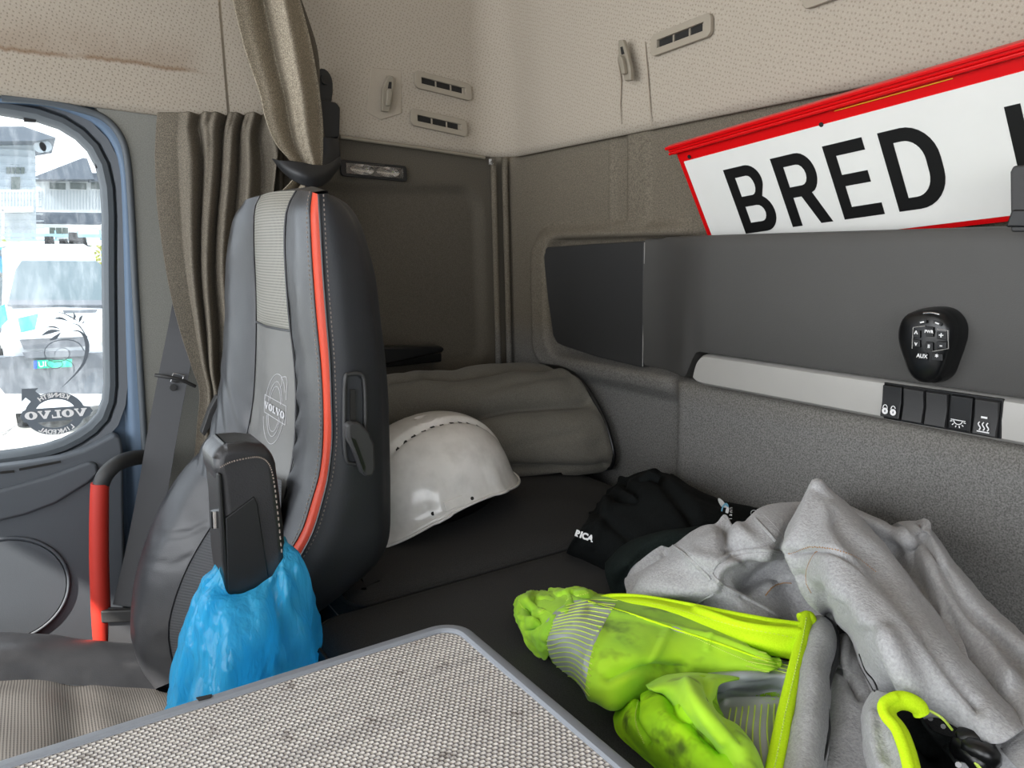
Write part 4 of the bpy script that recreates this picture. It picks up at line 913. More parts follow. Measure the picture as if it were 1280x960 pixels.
# ================================================================ SEAT
def seat():
    T = thing('passenger_seat', 'black and grey leather passenger seat with an orange side stripe', 'seat', (.4, -.85, .1))
    # far upper bolster
    c0 = [X(*p) for p in ((312, 256, .25), (298, 266, .22), (288, 290, .20), (282, 340, .18), (281, 400, .18), (278, 440, .18), (275, 480, .18), (268, 520, .18), (256, 552, .18), (244, 575, .18))]
    c1 = [X(*p) for p in ((326, 245, .33), (319, 262, .32), (318, 300, .31), (320, 350, .30), (321, 400, .30), (320, 450, .30), (317, 500, .30), (310, 540, .30), (298, 580, .30), (285, 610, .30))]
    r = lambda P, n=12: resample(cr(P, 60), n)
    c0, c1 = r(c0), r(c1)
    mid = [(p + q) / 2 + V((0, -.014, 0)) for p, q in zip(c0, c1)]; back = [p + V((.01, .07, 0)) for p in c0]; bk0 = [p + V((-.008, .02, 0)) for p in c0]
    deep = [p + V((.004, .02, 0)) for p in c1]
    def wrinkle(u, v, p, n):
        s = .0016 * math.sin(60 * u + 8 * math.sin(5 * v)) * sst(.55, .85, u) + .001 * noise.noise(p * 30)
        return (n if n.y < 0 else -n) * s
    tr = lambda cols: [list(x) for x in zip(*cols)]
    surf('side_bolster', tr([back, bk0, c0, mid, c1, deep]), M['leather'], T, 60, 40, wrinkle)
    # headrest panel and centre panel
    c2 = [X(*p) for p in ((372, 238, .50), (360, 262, .50), (357, 300, .50), (359, 350, .50), (363, 400, .50), (368, 440, .50), (371, 480, .50), (371, 520, .50), (369, 560, .50), (362, 600, .50), (353, 640, .50), (345, 690, .50))]
    c2 = r(c2, 30); c1b = r([X(*p) for p in ((326, 245, .33), (319, 262, .32), (318, 300, .31), (320, 350, .30), (321, 400, .30), (320, 450, .30), (317, 500, .30), (310, 540, .30), (298, 580, .30), (303, 572, .30), (297, 598, .30))], 30)
    mc = [(p + q) / 2 + V((0, -.006, 0)) for p, q in zip(c1b, c2)]
    kz = min(range(30), key=lambda i: abs(px_of(mc[i])[1] - 410))
    cut = lambda c, py: (lambda i: (r(c[:i + 1], 16), r(c[i:], 20)))(min(range(30), key=lambda i: abs(px_of(c[i])[1] - py)))
    (t1, b1), (t2, b2) = cut(c1b, 405), cut(c2, 414)
    tm, bm_ = [(p + q) / 2 + V((0, -.006, 0)) for p, q in zip(t1, t2)], [(p + q) / 2 + V((0, -.006, 0)) for p, q in zip(b1, b2)]
    surf('headrest_panel', tr([t1, tm, t2]), M['perf'], T, 40, 20, lambda u, v, p, n: (n if n.y < 0 else -n) * .003 * math.sin(math.pi * v) * sst(0, .1, 1 - u))
    cp = surf('centre_panel', tr([b1, bm_, b2]), M['leather_c'], T, 60, 30, lambda u, v, p, n: (n if n.y < 0 else -n) * (.001 * math.sin(math.pi * v) * min(1, u * 8) + .003 * noise.noise(p * 26) * sst(.4, .8, u)))
    trs = [bvh(cp)]
    tube('panel_seam', [p + V((0, -.001, 0)) for p in (b1[0], bm_[0] + V((0, -.002, 0)), b2[0])], .0016, M['leather'], T)
    for c in (c1b, c2): tube('panel_seam', [p + V((0, -.0015, 0)) for p in c], .0013, M['leather'], T, 6)
    # embossed logo, drawn in the plane of the panel
    def L(zx, zy): return (310 + zx / 8.0, 450 + zy / 8.0)
    ell = lambda cx, cy, rx, ry, a0, a1, k=24: [(cx + rx * math.cos(R(a0 + (a1 - a0) * i / k)) - (cy + ry * math.sin(R(a0 + (a1 - a0) * i / k)) - 490) * .09, cy + ry * math.sin(R(a0 + (a1 - a0) * i / k))) for i in range(k + 1)]
    P = []
    for rx, ry in ((105, 350), (70, 275), (58, 225)):
        P += [ell(268, 490, rx, ry, -172, -28 if rx > 100 else -12), ell(268, 490, rx, ry, 12, 168)]
    P += [[(172, 345), (385, 462)], [(168, 520), (375, 650)], [(172, 345), (168, 520)], [(385, 462), (375, 650)], [(335, 170), (392, 188), (385, 400)], [(330, 270), (345, 230), (335, 170)]]
    for pl in P: seam('embossed_line', [L(*q) for q in pl], trs, .0005, M['stitch_grey'], T, .0004, 30)
    o = cast(trs, *L(272, 498), .0012); ox = cast(trs, *L(350, 545), .0012); oy = cast(trs, *L(275, 440), .0012)
    if o and ox and oy:
        u = (ox - o).normalized(); v_ = (oy - o).normalized()
        word(T, M['stitch_grey'], o, u, v_, (cast(trs, *L(365, 550)) - cast(trs, *L(180, 450))).length, (cast(trs, *L(268, 445)) - cast(trs, *L(268, 545))).length * .75)
    # near bolster, stripe, shell
    c3 = r([X(*p) for p in ((390, 240, .60), (387, 262, .61), (388, 300, .61), (391, 350, .61), (395, 400, .61), (400, 450, .61), (403, 500, .61), (403, 550, .61), (399, 590, .61), (390, 622, .61), (378, 660, .61), (364, 685, .61), (342, 720, .61), (325, 760, .61))], 40)
    c2n = r([X(*p) for p in ((372, 238, .50), (360, 262, .50), (357, 300, .50), (359, 350, .50), (363, 400, .50), (368, 440, .50), (371, 480, .50), (371, 520, .50), (369, 560, .50), (360, 600, .50), (350, 640, .50), (338, 690, .50), (325, 740, .50), (312, 770, .50))], 40)
    cres = [(p + q) / 2 + V((.01, -.006, 0)) for p, q in zip(c2n, c3)]
    def wr2(u, v, p, n):
        nn = n if n.dot(V((.4, -1, 0))) > 0 else -n
        return nn * ((.0022 * math.sin(95 * u + 6 * v) * math.exp(-((v - .15) / .25) ** 2) * sst(.25, .6, u)) + .0012 * noise.noise(p * 24))
    surf('side_bolster', tr([[p + V((0, .012, 0)) for p in c2n], c2n, cres, c3]), M['leather'], T, 110, 30, wr2)
    c4 = r([X(*p) for p in ((398, 243, .62), (399, 262, .622), (401, 300, .622), (404, 350, .622), (408, 400, .622), (412, 450, .622), (414, 500, .622), (415, 550, .622), (410, 595, .622), (403, 625, .622), (392, 662, .622), (378, 690, .622), (356, 724, .622), (338, 764, .622))], 40)
    ms = [(p + q) / 2 + V((.003, -.0015, 0)) for p, q in zip(c3, c4)]
    surf('stripe', tr([c3, ms, c4]), M['orange'], T, 90, 10)
    tube('stripe_seam', [p + V((.001, -.0005, 0)) for p in c3], .0014, M['leather'], T, 6); tube('stripe_seam', [p + V((.001, 0, 0)) for p in c4], .0014, M['leather'], T, 6)
    def stitchrow(cv, off, name='stitching'):
        P = resample(cv, 190); v, f = joinm([tubem([P[i] + off, P[i + 1] + off], .0007, 5) for i in range(0, 189, 2)]); mk(name, v, f, M['stitch'], T)
    stitchrow([p.lerp(q, .12) for p, q in zip(c3, cres)], V((.0012, -.0016, 0))); stitchrow([p + V((0, .005, 0)) for p in c4], V((.0012, 0, 0)))
    c6 = r([X(*p) for p in ((408, 243, .58), (424, 252, .585), (440, 272, .59), (452, 305, .595), (463, 350, .60), (469, 400, .60), (475, 450, .60), (479, 500, .60), (481, 560, .60), (482, 640, .60), (480, 680, .60), (468, 706, .60), (440, 733, .60), (400, 764, .60), (360, 790, .60))], 40)
    q1 = [p.lerp(q, .3) + V((.012, 0, 0)) for p, q in zip(c4, c6)]; q2 = [p.lerp(q, .75) + V((.012, 0, 0)) for p, q in zip(c4, c6)]
    e1 = [p + V((-.04, .02, 0)) for p in c6]; e2 = [p + V((-.2, .035, 0)) for p in c6]; e3 = [V((.2, p.y + .01, p.z)) for p in c6]
    sh = surf('back_shell', tr([[p + V((-.002, -.001, 0)) for p in c4], q1, q2, c6, e1, e2, e3]), M['leather_shell'], T, 70, 60)
    # top closing piece, from front panels over to the shell
    topf = [c0[0], mid[0], c1[0], mc[0], c2[0], cres[0], c3[0]]
    topb = [V((min(p.x, .575), p.y + .04 + .02 * math.sin(i / 6 * math.pi) - .03 * (i / 6) ** 3, p.z - .022)) for i, p in enumerate(topf)]; topm = [V((p.x, p.y + .018, p.z + .003 * (i < 6))) for i, p in enumerate(topf)]
    surf('top_cap', [topf, topm, topb], M['leather'], T, 12, 40)
    # recline lever in its recess
    c = X(449, 520, .637)
    def SX(px, py, x=.636): return X(px, py, x)
    rr_ = [SX(*p) for p in ((431, 474), (435, 468), (447, 467), (454, 473), (456, 500), (456, 540), (455, 572), (450, 579), (438, 579), (432, 572), (430, 530))]
    prism('lever_recess', [p + V((.0, 0, 0)) for p in rr_], (-.02, 0, 0), M['leather_shell'], T, .003)
    tube('recess_lip', [p + V((.0015, 0, 0)) for p in cr(rr_, 40, True)], .0022, M['plastic'], T, 8, True)
    prism('recess_slot', [SX(*p, .639) for p in ((438, 487), (444, 487), (445, 532), (438, 532))], (-.006, 0, 0), M['dark'], T)
    lv = [SX(*p, .652) for p in ((434, 531), (441, 527), (451, 529), (462, 540), (469, 556), (470, 586), (467, 595), (458, 597), (453, 592), (444, 566), (435, 548))]
    prism('recline_lever', lv, (-.014, 0, 0), M['plastic'], T, .004, 3)
    prism('lever_groove', [SX(*p, .6528) for p in ((439, 547), (445, 550), (457, 584), (455, 590), (450, 577))], (-.001, 0, 0), M['plastic_gl'], T)
    # lower back: far bolster and perforated centre
    L0 = r([X(*p) for p in ((262, 556, .17), (240, 575, .17), (216, 606, .17), (196, 645, .17), (180, 690, .17), (171, 740, .17), (172, 790, .17), (188, 835, .18), (215, 860, .2))], 16)
    L2 = r([X(*p) for p in ((322, 560, .27), (310, 590, .28), (292, 620, .28), (270, 650, .28), (248, 685, .28), (230, 720, .28), (215, 765, .28), (212, 800, .28), (222, 850, .28))], 16)
    m1 = [p.lerp(q, .25) + V((0, -.020, 0)) for p, q in zip(L0, L2)]; m2 = [p.lerp(q, .65) + V((0, -.026, 0)) for p, q in zip(L0, L2)]; bb = [p + V((.0, .08, 0)) for p in L0]; b0 = [p + V((-.008, .02, 0)) for p in L0]
    lb = surf('lower_bolster', tr([bb, b0, L0, m1, m2, L2, [p + V((0, .02, 0)) for p in L2]]), M['leather'], T, 60, 50, folds([([(195, 672), (230, 668), (258, 655)], 3, -.002), ([(180, 700), (215, 706), (240, 695)], 3, -.0015), ([(255, 566), (285, 582), (310, 588)], 5, -.003)], .001, 20))
    L4 = r([X(*p) for p in ((352, 600, .55), (350, 660, .55), (345, 700, .55), (338, 760, .55), (330, 860, .55))], 16)
    L2b = r([X(*p) for p in ((300, 580, .28), (292, 620, .28), (270, 650, .28), (248, 685, .28), (230, 720, .28), (215, 765, .28), (212, 800, .28), (222, 850, .28))], 16)
    surf('lower_panel', tr([L2b, [p.lerp(q, .5) + V((0, -.004, 0)) for p, q in zip(L2b, L4)], L4]), M['perf_dark'], T, 40, 40)
    tube('panel_seam', [p + V((0, -.002, 0)) for p in L2b], .0014, M['leather'], T, 6)
    # belt buckle stalk and hinge seen behind the bolster
    prism('hinge_cover', [X(*p, .12) for p in ((272, 494), (278, 500), (266, 530), (256, 546), (252, 541), (262, 512))], (-.02, 0, 0), M['plastic'], T, .002)
    # seat cushion
    zc = lambda y: .515 - .42 * max(0, y + .97) + .015 * sst(.97, 1.1, -y) - .07 * sst(1.2, 1.34, -y)
    rows = [[V((.12, y, zc(y) - .085)), V((.122, y, zc(y) - .025)), V((.155, y, zc(y))), V((.20, y, zc(y) - .008)), V((.225, y, zc(y) - .042))] for y in (-.70, -.76, -.85, -.97, -1.1, -1.25, -1.33)]
    surf('cushion_bolster', rows, M['leather'], T, 40, 30, lambda u, v, p, n: (n if n.z > 0 else -n) * .002 * noise.noise(p * 22))
    rows = [[V((.222, y, zc(y) - .040)), V((.3, y, zc(y) - .022)), V((.4, y, zc(y) - .018)), V((.52, y, zc(y) - .022)), V((.58, y, zc(y) - .035))] for y in (-.68, -.76, -.85, -.97, -1.1, -1.25, -1.33)]
    surf('cushion_centre', rows, M['perf_seat'], T, 70, 60, lambda u, v, p, n: V((0, 0, 1)) * (-.007 * math.exp(-((p.y + .89) / .02) ** 2) + .005 * noise.noise(p * 14)))
    rows = [[V((.576, y, zc(y) - .03)), V((.60, y, zc(y) - .005)), V((.64, y, zc(y))), V((.66, y, zc(y) - .03)), V((.66, y, zc(y) - .1))] for y in (-.70, -.85, -1.1, -1.3)]
    surf('cushion_bolster', rows, M['leather'], T, 20, 24)
    box('seat_base', (.16, -1.25, .0), (.62, -.72, .36), M['plastic_dk'], T, .02)
    box('seat_frame', (.2, -.70, .25), (.60, -.63, .58), M['plastic_dk'], T, .02)
    # raised armrest
    A = thing('armrest', 'raised black leather seat armrest with a flat plastic side plate', 'armrest', tuple(X(315, 660, .69)))
    ol = [X(*p, .71) for p in ((286, 742), (281, 700), (276, 640), (272, 603), (268, 590), (267, 575), (272, 562), (285, 556), (310, 554), (330, 556), (341, 563), (347, 580), (352, 620), (357, 660), (360, 705), (357, 760), (300, 800))]
    ol = [ol[-1]] + ol[:-1]
    v, f = prismm(ol, (-.062, 0, 0)); mk('pad', v, f, M['arm_leather'], A, bevel=.010, seg=4)
    prism('side_plate', [X(*p, .7125) for p in ((282, 648), (318, 621), (322, 630), (338, 735), (330, 760), (290, 770), (285, 740))], (-.004, 0, 0), M['plastic_dk'], A, .001)
    prism('front_plate', [X(*p, .7122) for p in ((272, 592), (277, 592), (281, 650), (287, 742), (283, 748), (277, 700))], (-.05, .0, 0), M['plastic_dk'], A, .0015)
    p = X(276, 655, .700); tube('release_button', [p + V((0, -.004, .014)), p + V((0, -.005, -.002))], .004, M['chrome'], A, 10)
    P = cr([X(*p, .7125) for p in ((275, 584), (290, 577), (312, 572), (326, 572), (336, 580), (342, 600), (347, 640), (352, 690))], 90)
    v, f = joinm([tubem([P[i] + V((.0006, 0, 0)), P[i + 1] + V((.0006, 0, 0))], .0008, 5) for i in range(0, 89, 2)]); mk('stitching', v, f, M['stitch'], A)
    tube('hinge', [X(330, 770, .69), X(330, 770, .60)], .02, M['plastic_dk'], A, 16)
# ================================================================ BAG
def bag():
    T = thing('plastic_bag', 'thin bright blue plastic bag hung over the raised armrest', 'bag', tuple(X(300, 800, .73)))
    # rim runs round the armrest; columns of points (px,py,x) going down
    cols = [((354, 673, .70), (372, 705, .71), (382, 745, .71), (388, 785, .71), (390, 830, .71), (392, 880, .71)),
            ((351, 700, .716), (362, 730, .735), (368, 770, .735), (372, 810, .74), (376, 870, .74), (378, 900, .74)),
            ((338, 720, .722), (346, 755, .735), (344, 800, .745), (338, 850, .75), (332, 890, .75), (330, 920, .75)),
            ((318, 734, .722), (322, 765, .74), (324, 800, .75), (322, 850, .755), (318, 900, .755), (316, 930, .755)),
            ((287, 744, .720), (290, 770, .745), (292, 810, .76), (290, 860, .765), (288, 900, .765), (286, 930, .765)),
            ((278, 722, .714), (272, 760, .74), (268, 800, .75), (264, 850, .755), (262, 900, .755), (260, 930, .755)),
            ((275, 708, .70), (256, 745, .715), (246, 790, .72), (236, 840, .72), (230, 890, .72), (228, 930, .72)),
            ((274, 700, .66), (250, 745, .64), (236, 795, .62), (222, 850, .61), (212, 900, .6), (208, 930, .6)),
            ((300, 700, .635), (285, 745, .60), (280, 795, .58), (275, 850, .57), (272, 900, .56), (270, 930, .56)),
            ((335, 690, .635), (345, 740, .60), (350, 790, .59), (352, 840, .58), (354, 880, .57), (354, 930, .57)),
            ((352, 672, .66), (372, 706, .66), (384, 745, .65), (390, 785, .65), (392, 830, .65), (394, 880, .65))]
    rows = [[X(*c[i]) for c in cols] + [X(*cols[0][i])] for i in range(6)]
    def disp(u, v, p, n):
        q = math.sin(2 * math.pi * (7 * v + .2 * math.sin(6 * u))) * .006 + math.sin(2 * math.pi * (15 * v + .8 * u)) * .0025 + .004 * noise.noise(V((p.x, p.y, p.z * .4)) * 38)
        d = V((p.x - .68, p.y - X(315, 760, .69).y, 0)).normalized()
        return d * q * sst(0, .12, u) + d * (.0035 * (abs(noise.noise(V((p.x, p.y, p.z * .45)) * 60)) * -2 + .6))
    surf('film', rows, M['bag'], T, 90, 260, disp)
# ================================================================ TABLE
def table():
    zt = .725; c = Z(572, 771, zt); x0, y1 = c.x, c.y; x1, y0 = x0 + .36, y1 - .62
    T = thing('centre_table', 'folding centre table with grey rim and light woven fabric top', 'table', ((x0 + x1) / 2, (y0 + y1) / 2, 0))
    P = rrect(x0, y0, x1, y1, .028, 10)
    lv = [(-.004, -.020), (0, -.016), (0, -.004), (-.0015, -.001), (-.004, 0), (-.0095, 0), (-.011, -.0015), (-.012, -.006)]
    G = [[V((p.x, p.y, zt + z)) for p in offset_poly(P, o)] for o, z in lv]; G = [r + [r[0]] for r in G]
    v, f = gridm(G); mk('frame', v, f, M['frame'], T, ang=30)
    q = offset_poly(P, -.0105)
    nx, ny = 50, 90
    G = [[V((x0 + .0115 + (x1 - x0 - .023) * i / (nx - 1), y0 + .0115 + (y1 - y0 - .023) * j / (ny - 1), 0)) for j in range(ny)] for i in range(nx)]
    def clampc(p):
        r = .018; cx = max(x0 + .0115 + r, min(x1 - .0115 - r, p.x)); cy = max(y0 + .0115 + r, min(y1 - .0115 - r, p.y)); d = V((p.x - cx, p.y - cy, 0))
        if d.length > r: p = V((cx, cy, 0)) + d * (r / d.length)
        return V((p.x, p.y, zt - .0025 + .0012 * noise.noise(V((p.x * 9, p.y * 9, 0)))))
    G = [[clampc(p) for p in r] for r in G]; v, f = gridm(G)
    o = mk('woven_top', v, f, M['weave'], T, uvs=[(p.y, p.x) for p in v])
    box('underside', (x0 + .012, y0 + .012, zt - .018), (x1 - .012, y1 - .012, zt - .008), M['plastic'], T)
    box('pedestal', (x0 + .06, y0 + .08, 0), (x1 - .08, y1 - .12, zt - .015), M['plastic'], T, .02)
    p = V((x0 + .002, y1 - .22, zt)); prism('rim_nick', [p + V((a, b, .0)) for a, b in ((-.001, 0), (.004, .001), (.005, .009), (.001, .011))], (0, 0, .0008), M['dark'], T)
# ================================================================ CLOTHES ON THE BUNK
def sheet(name, rows, mat, parent, creases=(), nu=90, nv=90, wr=.0021, ws=24, th=.002, seed=0):
    rows = [[Hh(*q) for q in r] for r in rows]
    return surf(name, rows, mat, parent, nu, nv, folds(list(creases), wr, ws, seed), solid=th, off=0)
def clothes():
    # black garment at the back
    K = thing('black_sweater', 'crumpled black garment with small white lettering, nearest the quilt', 'clothing', tuple(Hh(800, 650, 0)))
    rows = [[(735, 640, .0), (765, 618, .01), (800, 600, .02), (840, 600, .02), (880, 622, .01), (925, 640, .01), (975, 640, .01)],
            [(738, 642, .035), (768, 610, .06), (806, 591, .075), (835, 594, .075), (868, 612, .065), (905, 628, .055), (965, 640, .05)],
            [(732, 654, .05), (765, 628, .07), (800, 612, .085), (835, 618, .085), (872, 634, .075), (912, 646, .06), (960, 650, .05)],
            [(722, 668, .045), (750, 648, .06), (790, 638, .07), (830, 642, .075), (870, 652, .07), (912, 660, .06), (958, 664, .05)],
            [(713, 680, .03), (738, 668, .045), (775, 664, .055), (820, 666, .06), (868, 672, .06), (912, 676, .055), (955, 680, .045)],
            [(709, 688, .012), (728, 689, .02), (760, 690, .03), (800, 694, .04), (860, 698, .05), (905, 695, .05), (955, 696, .045)],
            [(712, 692, .0), (732, 700, .0), (762, 714, .005), (800, 722, .02), (860, 720, .03), (905, 710, .03), (955, 706, .03)]]
    o = sheet('body', rows, M['black_cloth'], K, [([(780, 605), (795, 615), (793, 625), (765, 620)], 5, -.010), ([(818, 595), (850, 630), (868, 660)], 6, -.008), ([(745, 640), (770, 660), (800, 690)], 7, -.007), ([(835, 605), (880, 640), (910, 650)], 9, .006), ([(760, 625), (750, 655), (740, 680)], 6, .006)], wr=.0035, ws=18)
    t = [bvh(o)]
    pk = [Hh(*q) for q in ((803, 604, .085), (810, 592, .10), (822, 592, .10), (828, 600, .085))]
    tube('collar_tip', [Hh(802, 602, .085), Hh(812, 594, .095), Hh(824, 599, .09)], [.007, .008, .006], M['black_cloth'], K, 10)
    p = cast(t, 735, 672, .006); n_ = (CAM - p).normalized(); u = (RT * math.cos(R(20)) - UP * math.sin(R(20))); v_ = n_.cross(u).normalized(); u = v_.cross(n_)
    text('lettering', 'RICA', .0105, (p + n_ * .006, u, v_), M['white_mark'], K, .0006, .0006)
    def disc(name, a, b, r1, r2, tilt, mat, ring=0):
        p = cast(t, a, b, .003)
        if not p: return
        n_ = (CAM - p).normalized(); u = (RT * math.cos(R(tilt)) - UP * math.sin(R(tilt))); v_ = UP * math.cos(R(tilt)) + RT * math.sin(R(tilt))
        l = [[(r1 * math.cos(R(q)), r2 * math.sin(R(q))) for q in range(0, 360, 20)]]
        if ring: l.append([(x * (1 - ring), y * (1 - ring)) for x, y in l[0]])
        curve_shape(name, l, (p + n_ * .003, u, v_), mat, K, .0006)
    disc('badge', 903, 634, .011, .0032, -125 + 180, M['white_mark']); disc('badge', 905, 640, .0045, .009, 12, M['blue_mark'], .35); disc('badge', 908, 641, .002, .005, 12, M['white_mark'])
    for i in range(4):
        p = cast(t, 911 + i * .8 - .4 * i * i * .3, 650 - i * 4, .003)
        if p: n_ = (CAM - p).normalized(); text('letter', 'lann'[i], .0065, (p + n_ * .002, UP, -RT), M['white_mark'], K, .0003)
    for i, ch in enumerate('GV'):
        p = cast(t, 941 + i * 8, 644 - i, .003)
        if p: n_ = (CAM - p).normalized(); text('letter', ch, .012, (p + n_ * .002, RT, UP), M['stitch_grey'], K, .0003)
    G = thing('dark_green_shirt', 'very dark green shirt tucked under the grey fleece and in front of the black garment', 'clothing', tuple(Hh(820, 690, 0)))
    rows = [[(756, 702, .0), (775, 684, .02), (800, 672, .045), (845, 664, .06), (890, 660, .07), (935, 662, .07)],
            [(757, 706, .02), (776, 686, .045), (803, 673, .065), (846, 664, .078), (890, 660, .08), (935, 664, .08)],
            [(757, 716, .02), (780, 702, .05), (810, 690, .06), (850, 682, .07), (895, 678, .075), (935, 680, .07)],
            [(760, 728, .012), (788, 720, .035), (820, 710, .045), (860, 705, .05), (900, 700, .05), (935, 700, .05)],
            [(765, 742, .0), (795, 745, .01), (830, 745, .02), (870, 740, .02), (900, 730, .02), (935, 720, .02)]]
    sheet('body', rows, M['green_cloth'], G, [([(775, 730), (800, 695), (850, 675)], 6, -.004)], 50, 60, wr=.002, ws=20)
    # ---------------- grey fleece
    Fz = thing('hi_vis_jacket', 'yellow-green work jacket turned partly inside out over its grey fleece lining', 'jacket', tuple(Hh(1000, 800, 0)))
    FL = M['fleece']
    trees = []
    # left part of the lining
    rows = [[(790, 722, .03), (820, 700, .05), (850, 684, .07), (885, 668, .09), (925, 664, .10), (960, 652, .11), (1010, 636, .11), (1050, 640, .10)],
            [(782, 724, .04), (812, 700, .065), (846, 680, .085), (880, 658, .105), (925, 657, .115), (952, 636, .125), (1000, 629, .125), (1050, 640, .12)],
            [(780, 735, .045), (808, 712, .07), (848, 694, .09), (885, 674, .108), (928, 670, .115), (956, 658, .125), (1000, 655, .125), (1040, 665, .12)],
            [(782, 746, .045), (818, 728, .07), (856, 712, .085), (892, 696, .10), (925, 692, .10), (960, 686, .11), (1000, 684, .11), (1040, 690, .11)],
            [(800, 752, .045), (838, 742, .065), (872, 736, .075), (905, 722, .085), (940, 716, .075), (968, 716, .075), (1000, 715, .08), (1040, 715, .085)],
            [(835, 756, .04), (865, 753, .05), (895, 752, .06), (925, 752, .065), (955, 748, .06), (985, 742, .055), (1010, 745, .06), (1045, 750, .07)],
            [(855, 766, .03), (880, 768, .04), (905, 772, .045), (935, 776, .05), (965, 778, .05), (990, 775, .04), (1015, 775, .045), (1045, 785, .055)],
            [(860, 790, .01), (885, 792, .02), (910, 795, .025), (940, 796, .03), (970, 800, .03), (990, 800, .03), (1015, 805, .03), (1045, 810, .04)]]
    o = sheet('fleece_lining', rows, FL, Fz, [([(905, 660), (906, 675), (912, 690)], 7, -.012), ([(870, 700), (900, 705), (950, 712)], 10, .007), ([(780, 745), (800, 712), (830, 690)], 5, -.006), ([(925, 664), (955, 690), (975, 705)], 9, .006), ([(1000, 640), (985, 665), (975, 690)], 8, -.006), ([(895, 735), (900, 715), (925, 696), (960, 688)], 4, .007), ([(935, 728), (960, 712), (1000, 705)], 11, -.014), ([(960, 735), (985, 718), (1015, 722)], 8, .007)], 100, 110, seed=1)
    trees.append(bvh(o))
    # big centre fold
    rows = [[(1010, 630, .08), (1030, 612, .12), (1065, 640, .11), (1110, 690, .10), (1160, 750, .09), (1220, 830, .08), (1290, 900, .08)],
            [(1000, 640, .14), (1022, 605, .175), (1052, 628, .165), (1110, 690, .14), (1165, 770, .125), (1220, 845, .11), (1275, 915, .10)],
            [(985, 662, .145), (1014, 622, .17), (1048, 650, .17), (1090, 700, .15), (1150, 780, .14), (1200, 850, .12), (1245, 930, .095)],
            [(982, 690, .135), (1008, 668, .155), (1040, 685, .16), (1075, 722, .15), (1130, 800, .135), (1172, 858, .115), (1208, 915, .09)],
            [(990, 715, .12), (1010, 705, .135), (1035, 720, .145), (1065, 752, .14), (1102, 810, .13), (1140, 858, .11), (1170, 892, .085)],
            [(1002, 742, .10), (1018, 735, .12), (1040, 750, .125), (1066, 775, .12), (1086, 812, .115), (1108, 850, .10), (1128, 878, .08)],
            [(1020, 765, .075), (1032, 762, .09), (1048, 772, .095), (1066, 790, .09), (1078, 820, .085), (1090, 846, .075), (1104, 872, .06)],
            [(1030, 775, .05), (1040, 775, .055), (1052, 785, .06), (1066, 800, .055), (1074, 830, .05), (1083, 850, .045), (1092, 872, .04)]]
    o = sheet('fleece_lining', rows, FL, Fz, [([(1022, 608), (1005, 650), (985, 690)], 7, .006), ([(1045, 650), (1090, 700), (1150, 780), (1220, 880)], 12, -.010), ([(985, 692), (1040, 690), (1085, 715), (1110, 740)], 3.5, -.005), ([(1020, 735), (1035, 770)], 8, -.006), ([(1105, 800), (1140, 860), (1165, 920)], 14, .008), ([(1085, 790), (1105, 840), (1130, 900)], 9, -.008), ([(1000, 720), (1015, 745), (1050, 760)], 7, -.006)], 100, 120, seed=2)
    trees.append(bvh(o))
    # right part running down to the wall
    rows = [[(1060, 640, .06), (1105, 658, .08), (1145, 668, .08), (1160, 660, .08), (1195, 705, .07), (1245, 765, .06), (1310, 830, .05)],
            [(1062, 634, .14), (1108, 655, .135), (1130, 667, .13), (1152, 655, .14), (1187, 702, .125), (1240, 765, .105), (1320, 830, .10)],
            [(1068, 652, .135), (1105, 680, .12), (1135, 692, .12), (1158, 686, .125), (1190, 735, .12), (1240, 800, .10), (1310, 870, .10)],
            [(1078, 675, .13), (1110, 706, .11), (1140, 722, .115), (1165, 725, .12), (1195, 775, .11), (1240, 845, .10), (1300, 910, .10)],
            [(1090, 705, .12), (1120, 735, .105), (1150, 755, .11), (1175, 770, .11), (1205, 820, .105), (1245, 885, .095), (1300, 950, .095)],
            [(1105, 735, .09), (1135, 775, .08), (1165, 805, .09), (1190, 835, .09), (1215, 875, .09), (1250, 935, .085), (1300, 990, .09)]]
    o = sheet('fleece_lining', rows, FL, Fz, [([(1130, 668), (1160, 705), (1200, 770), (1260, 850)], 11, .008), ([(1115, 690), (1160, 740), (1210, 810), (1260, 890)], 12, -.012), ([(1152, 658), (1145, 690), (1150, 720)], 8, -.006), ([(1180, 720), (1215, 770), (1280, 830)], 12, -.007)], 90, 100, seed=3)
    trees.append(bvh(o))
    # lower right layers
    rows = [[(1205, 850, .08), (1225, 880, .08), (1250, 915, .08), (1300, 925, .08)], [(1195, 885, .085), (1215, 900, .085), (1250, 922, .085), (1300, 932, .085)], [(1200, 930, .08), (1220, 935, .08), (1250, 945, .08), (1300, 955, .08)], [(1200, 990, .05), (1225, 990, .05), (1250, 995, .05), (1300, 1000, .05)]]
    o = sheet('fleece_lining', rows, FL, Fz, (), 30, 30, seed=4); trees.append(bvh(o))
    rows = [[(1040, 800, .03), (1056, 792, .04), (1072, 800, .045), (1085, 830, .045), (1100, 870, .04)], [(1036, 830, .035), (1052, 822, .05), (1068, 830, .052), (1082, 856, .05), (1095, 890, .045)], [(1030, 880, .035), (1048, 870, .045), (1062, 880, .048), (1075, 900, .045), (1086, 930, .04)], [(1025, 970, .03), (1045, 970, .03), (1060, 975, .03), (1075, 980, .03), (1090, 985, .03)]]
    o = sheet('fleece_lining', rows, FL, Fz, [([(1045, 830), (1060, 850), (1075, 870)], 6, -.008), ([(1060, 800), (1055, 840)], 5, .005)], 50, 50, seed=5); trees.append(bvh(o))
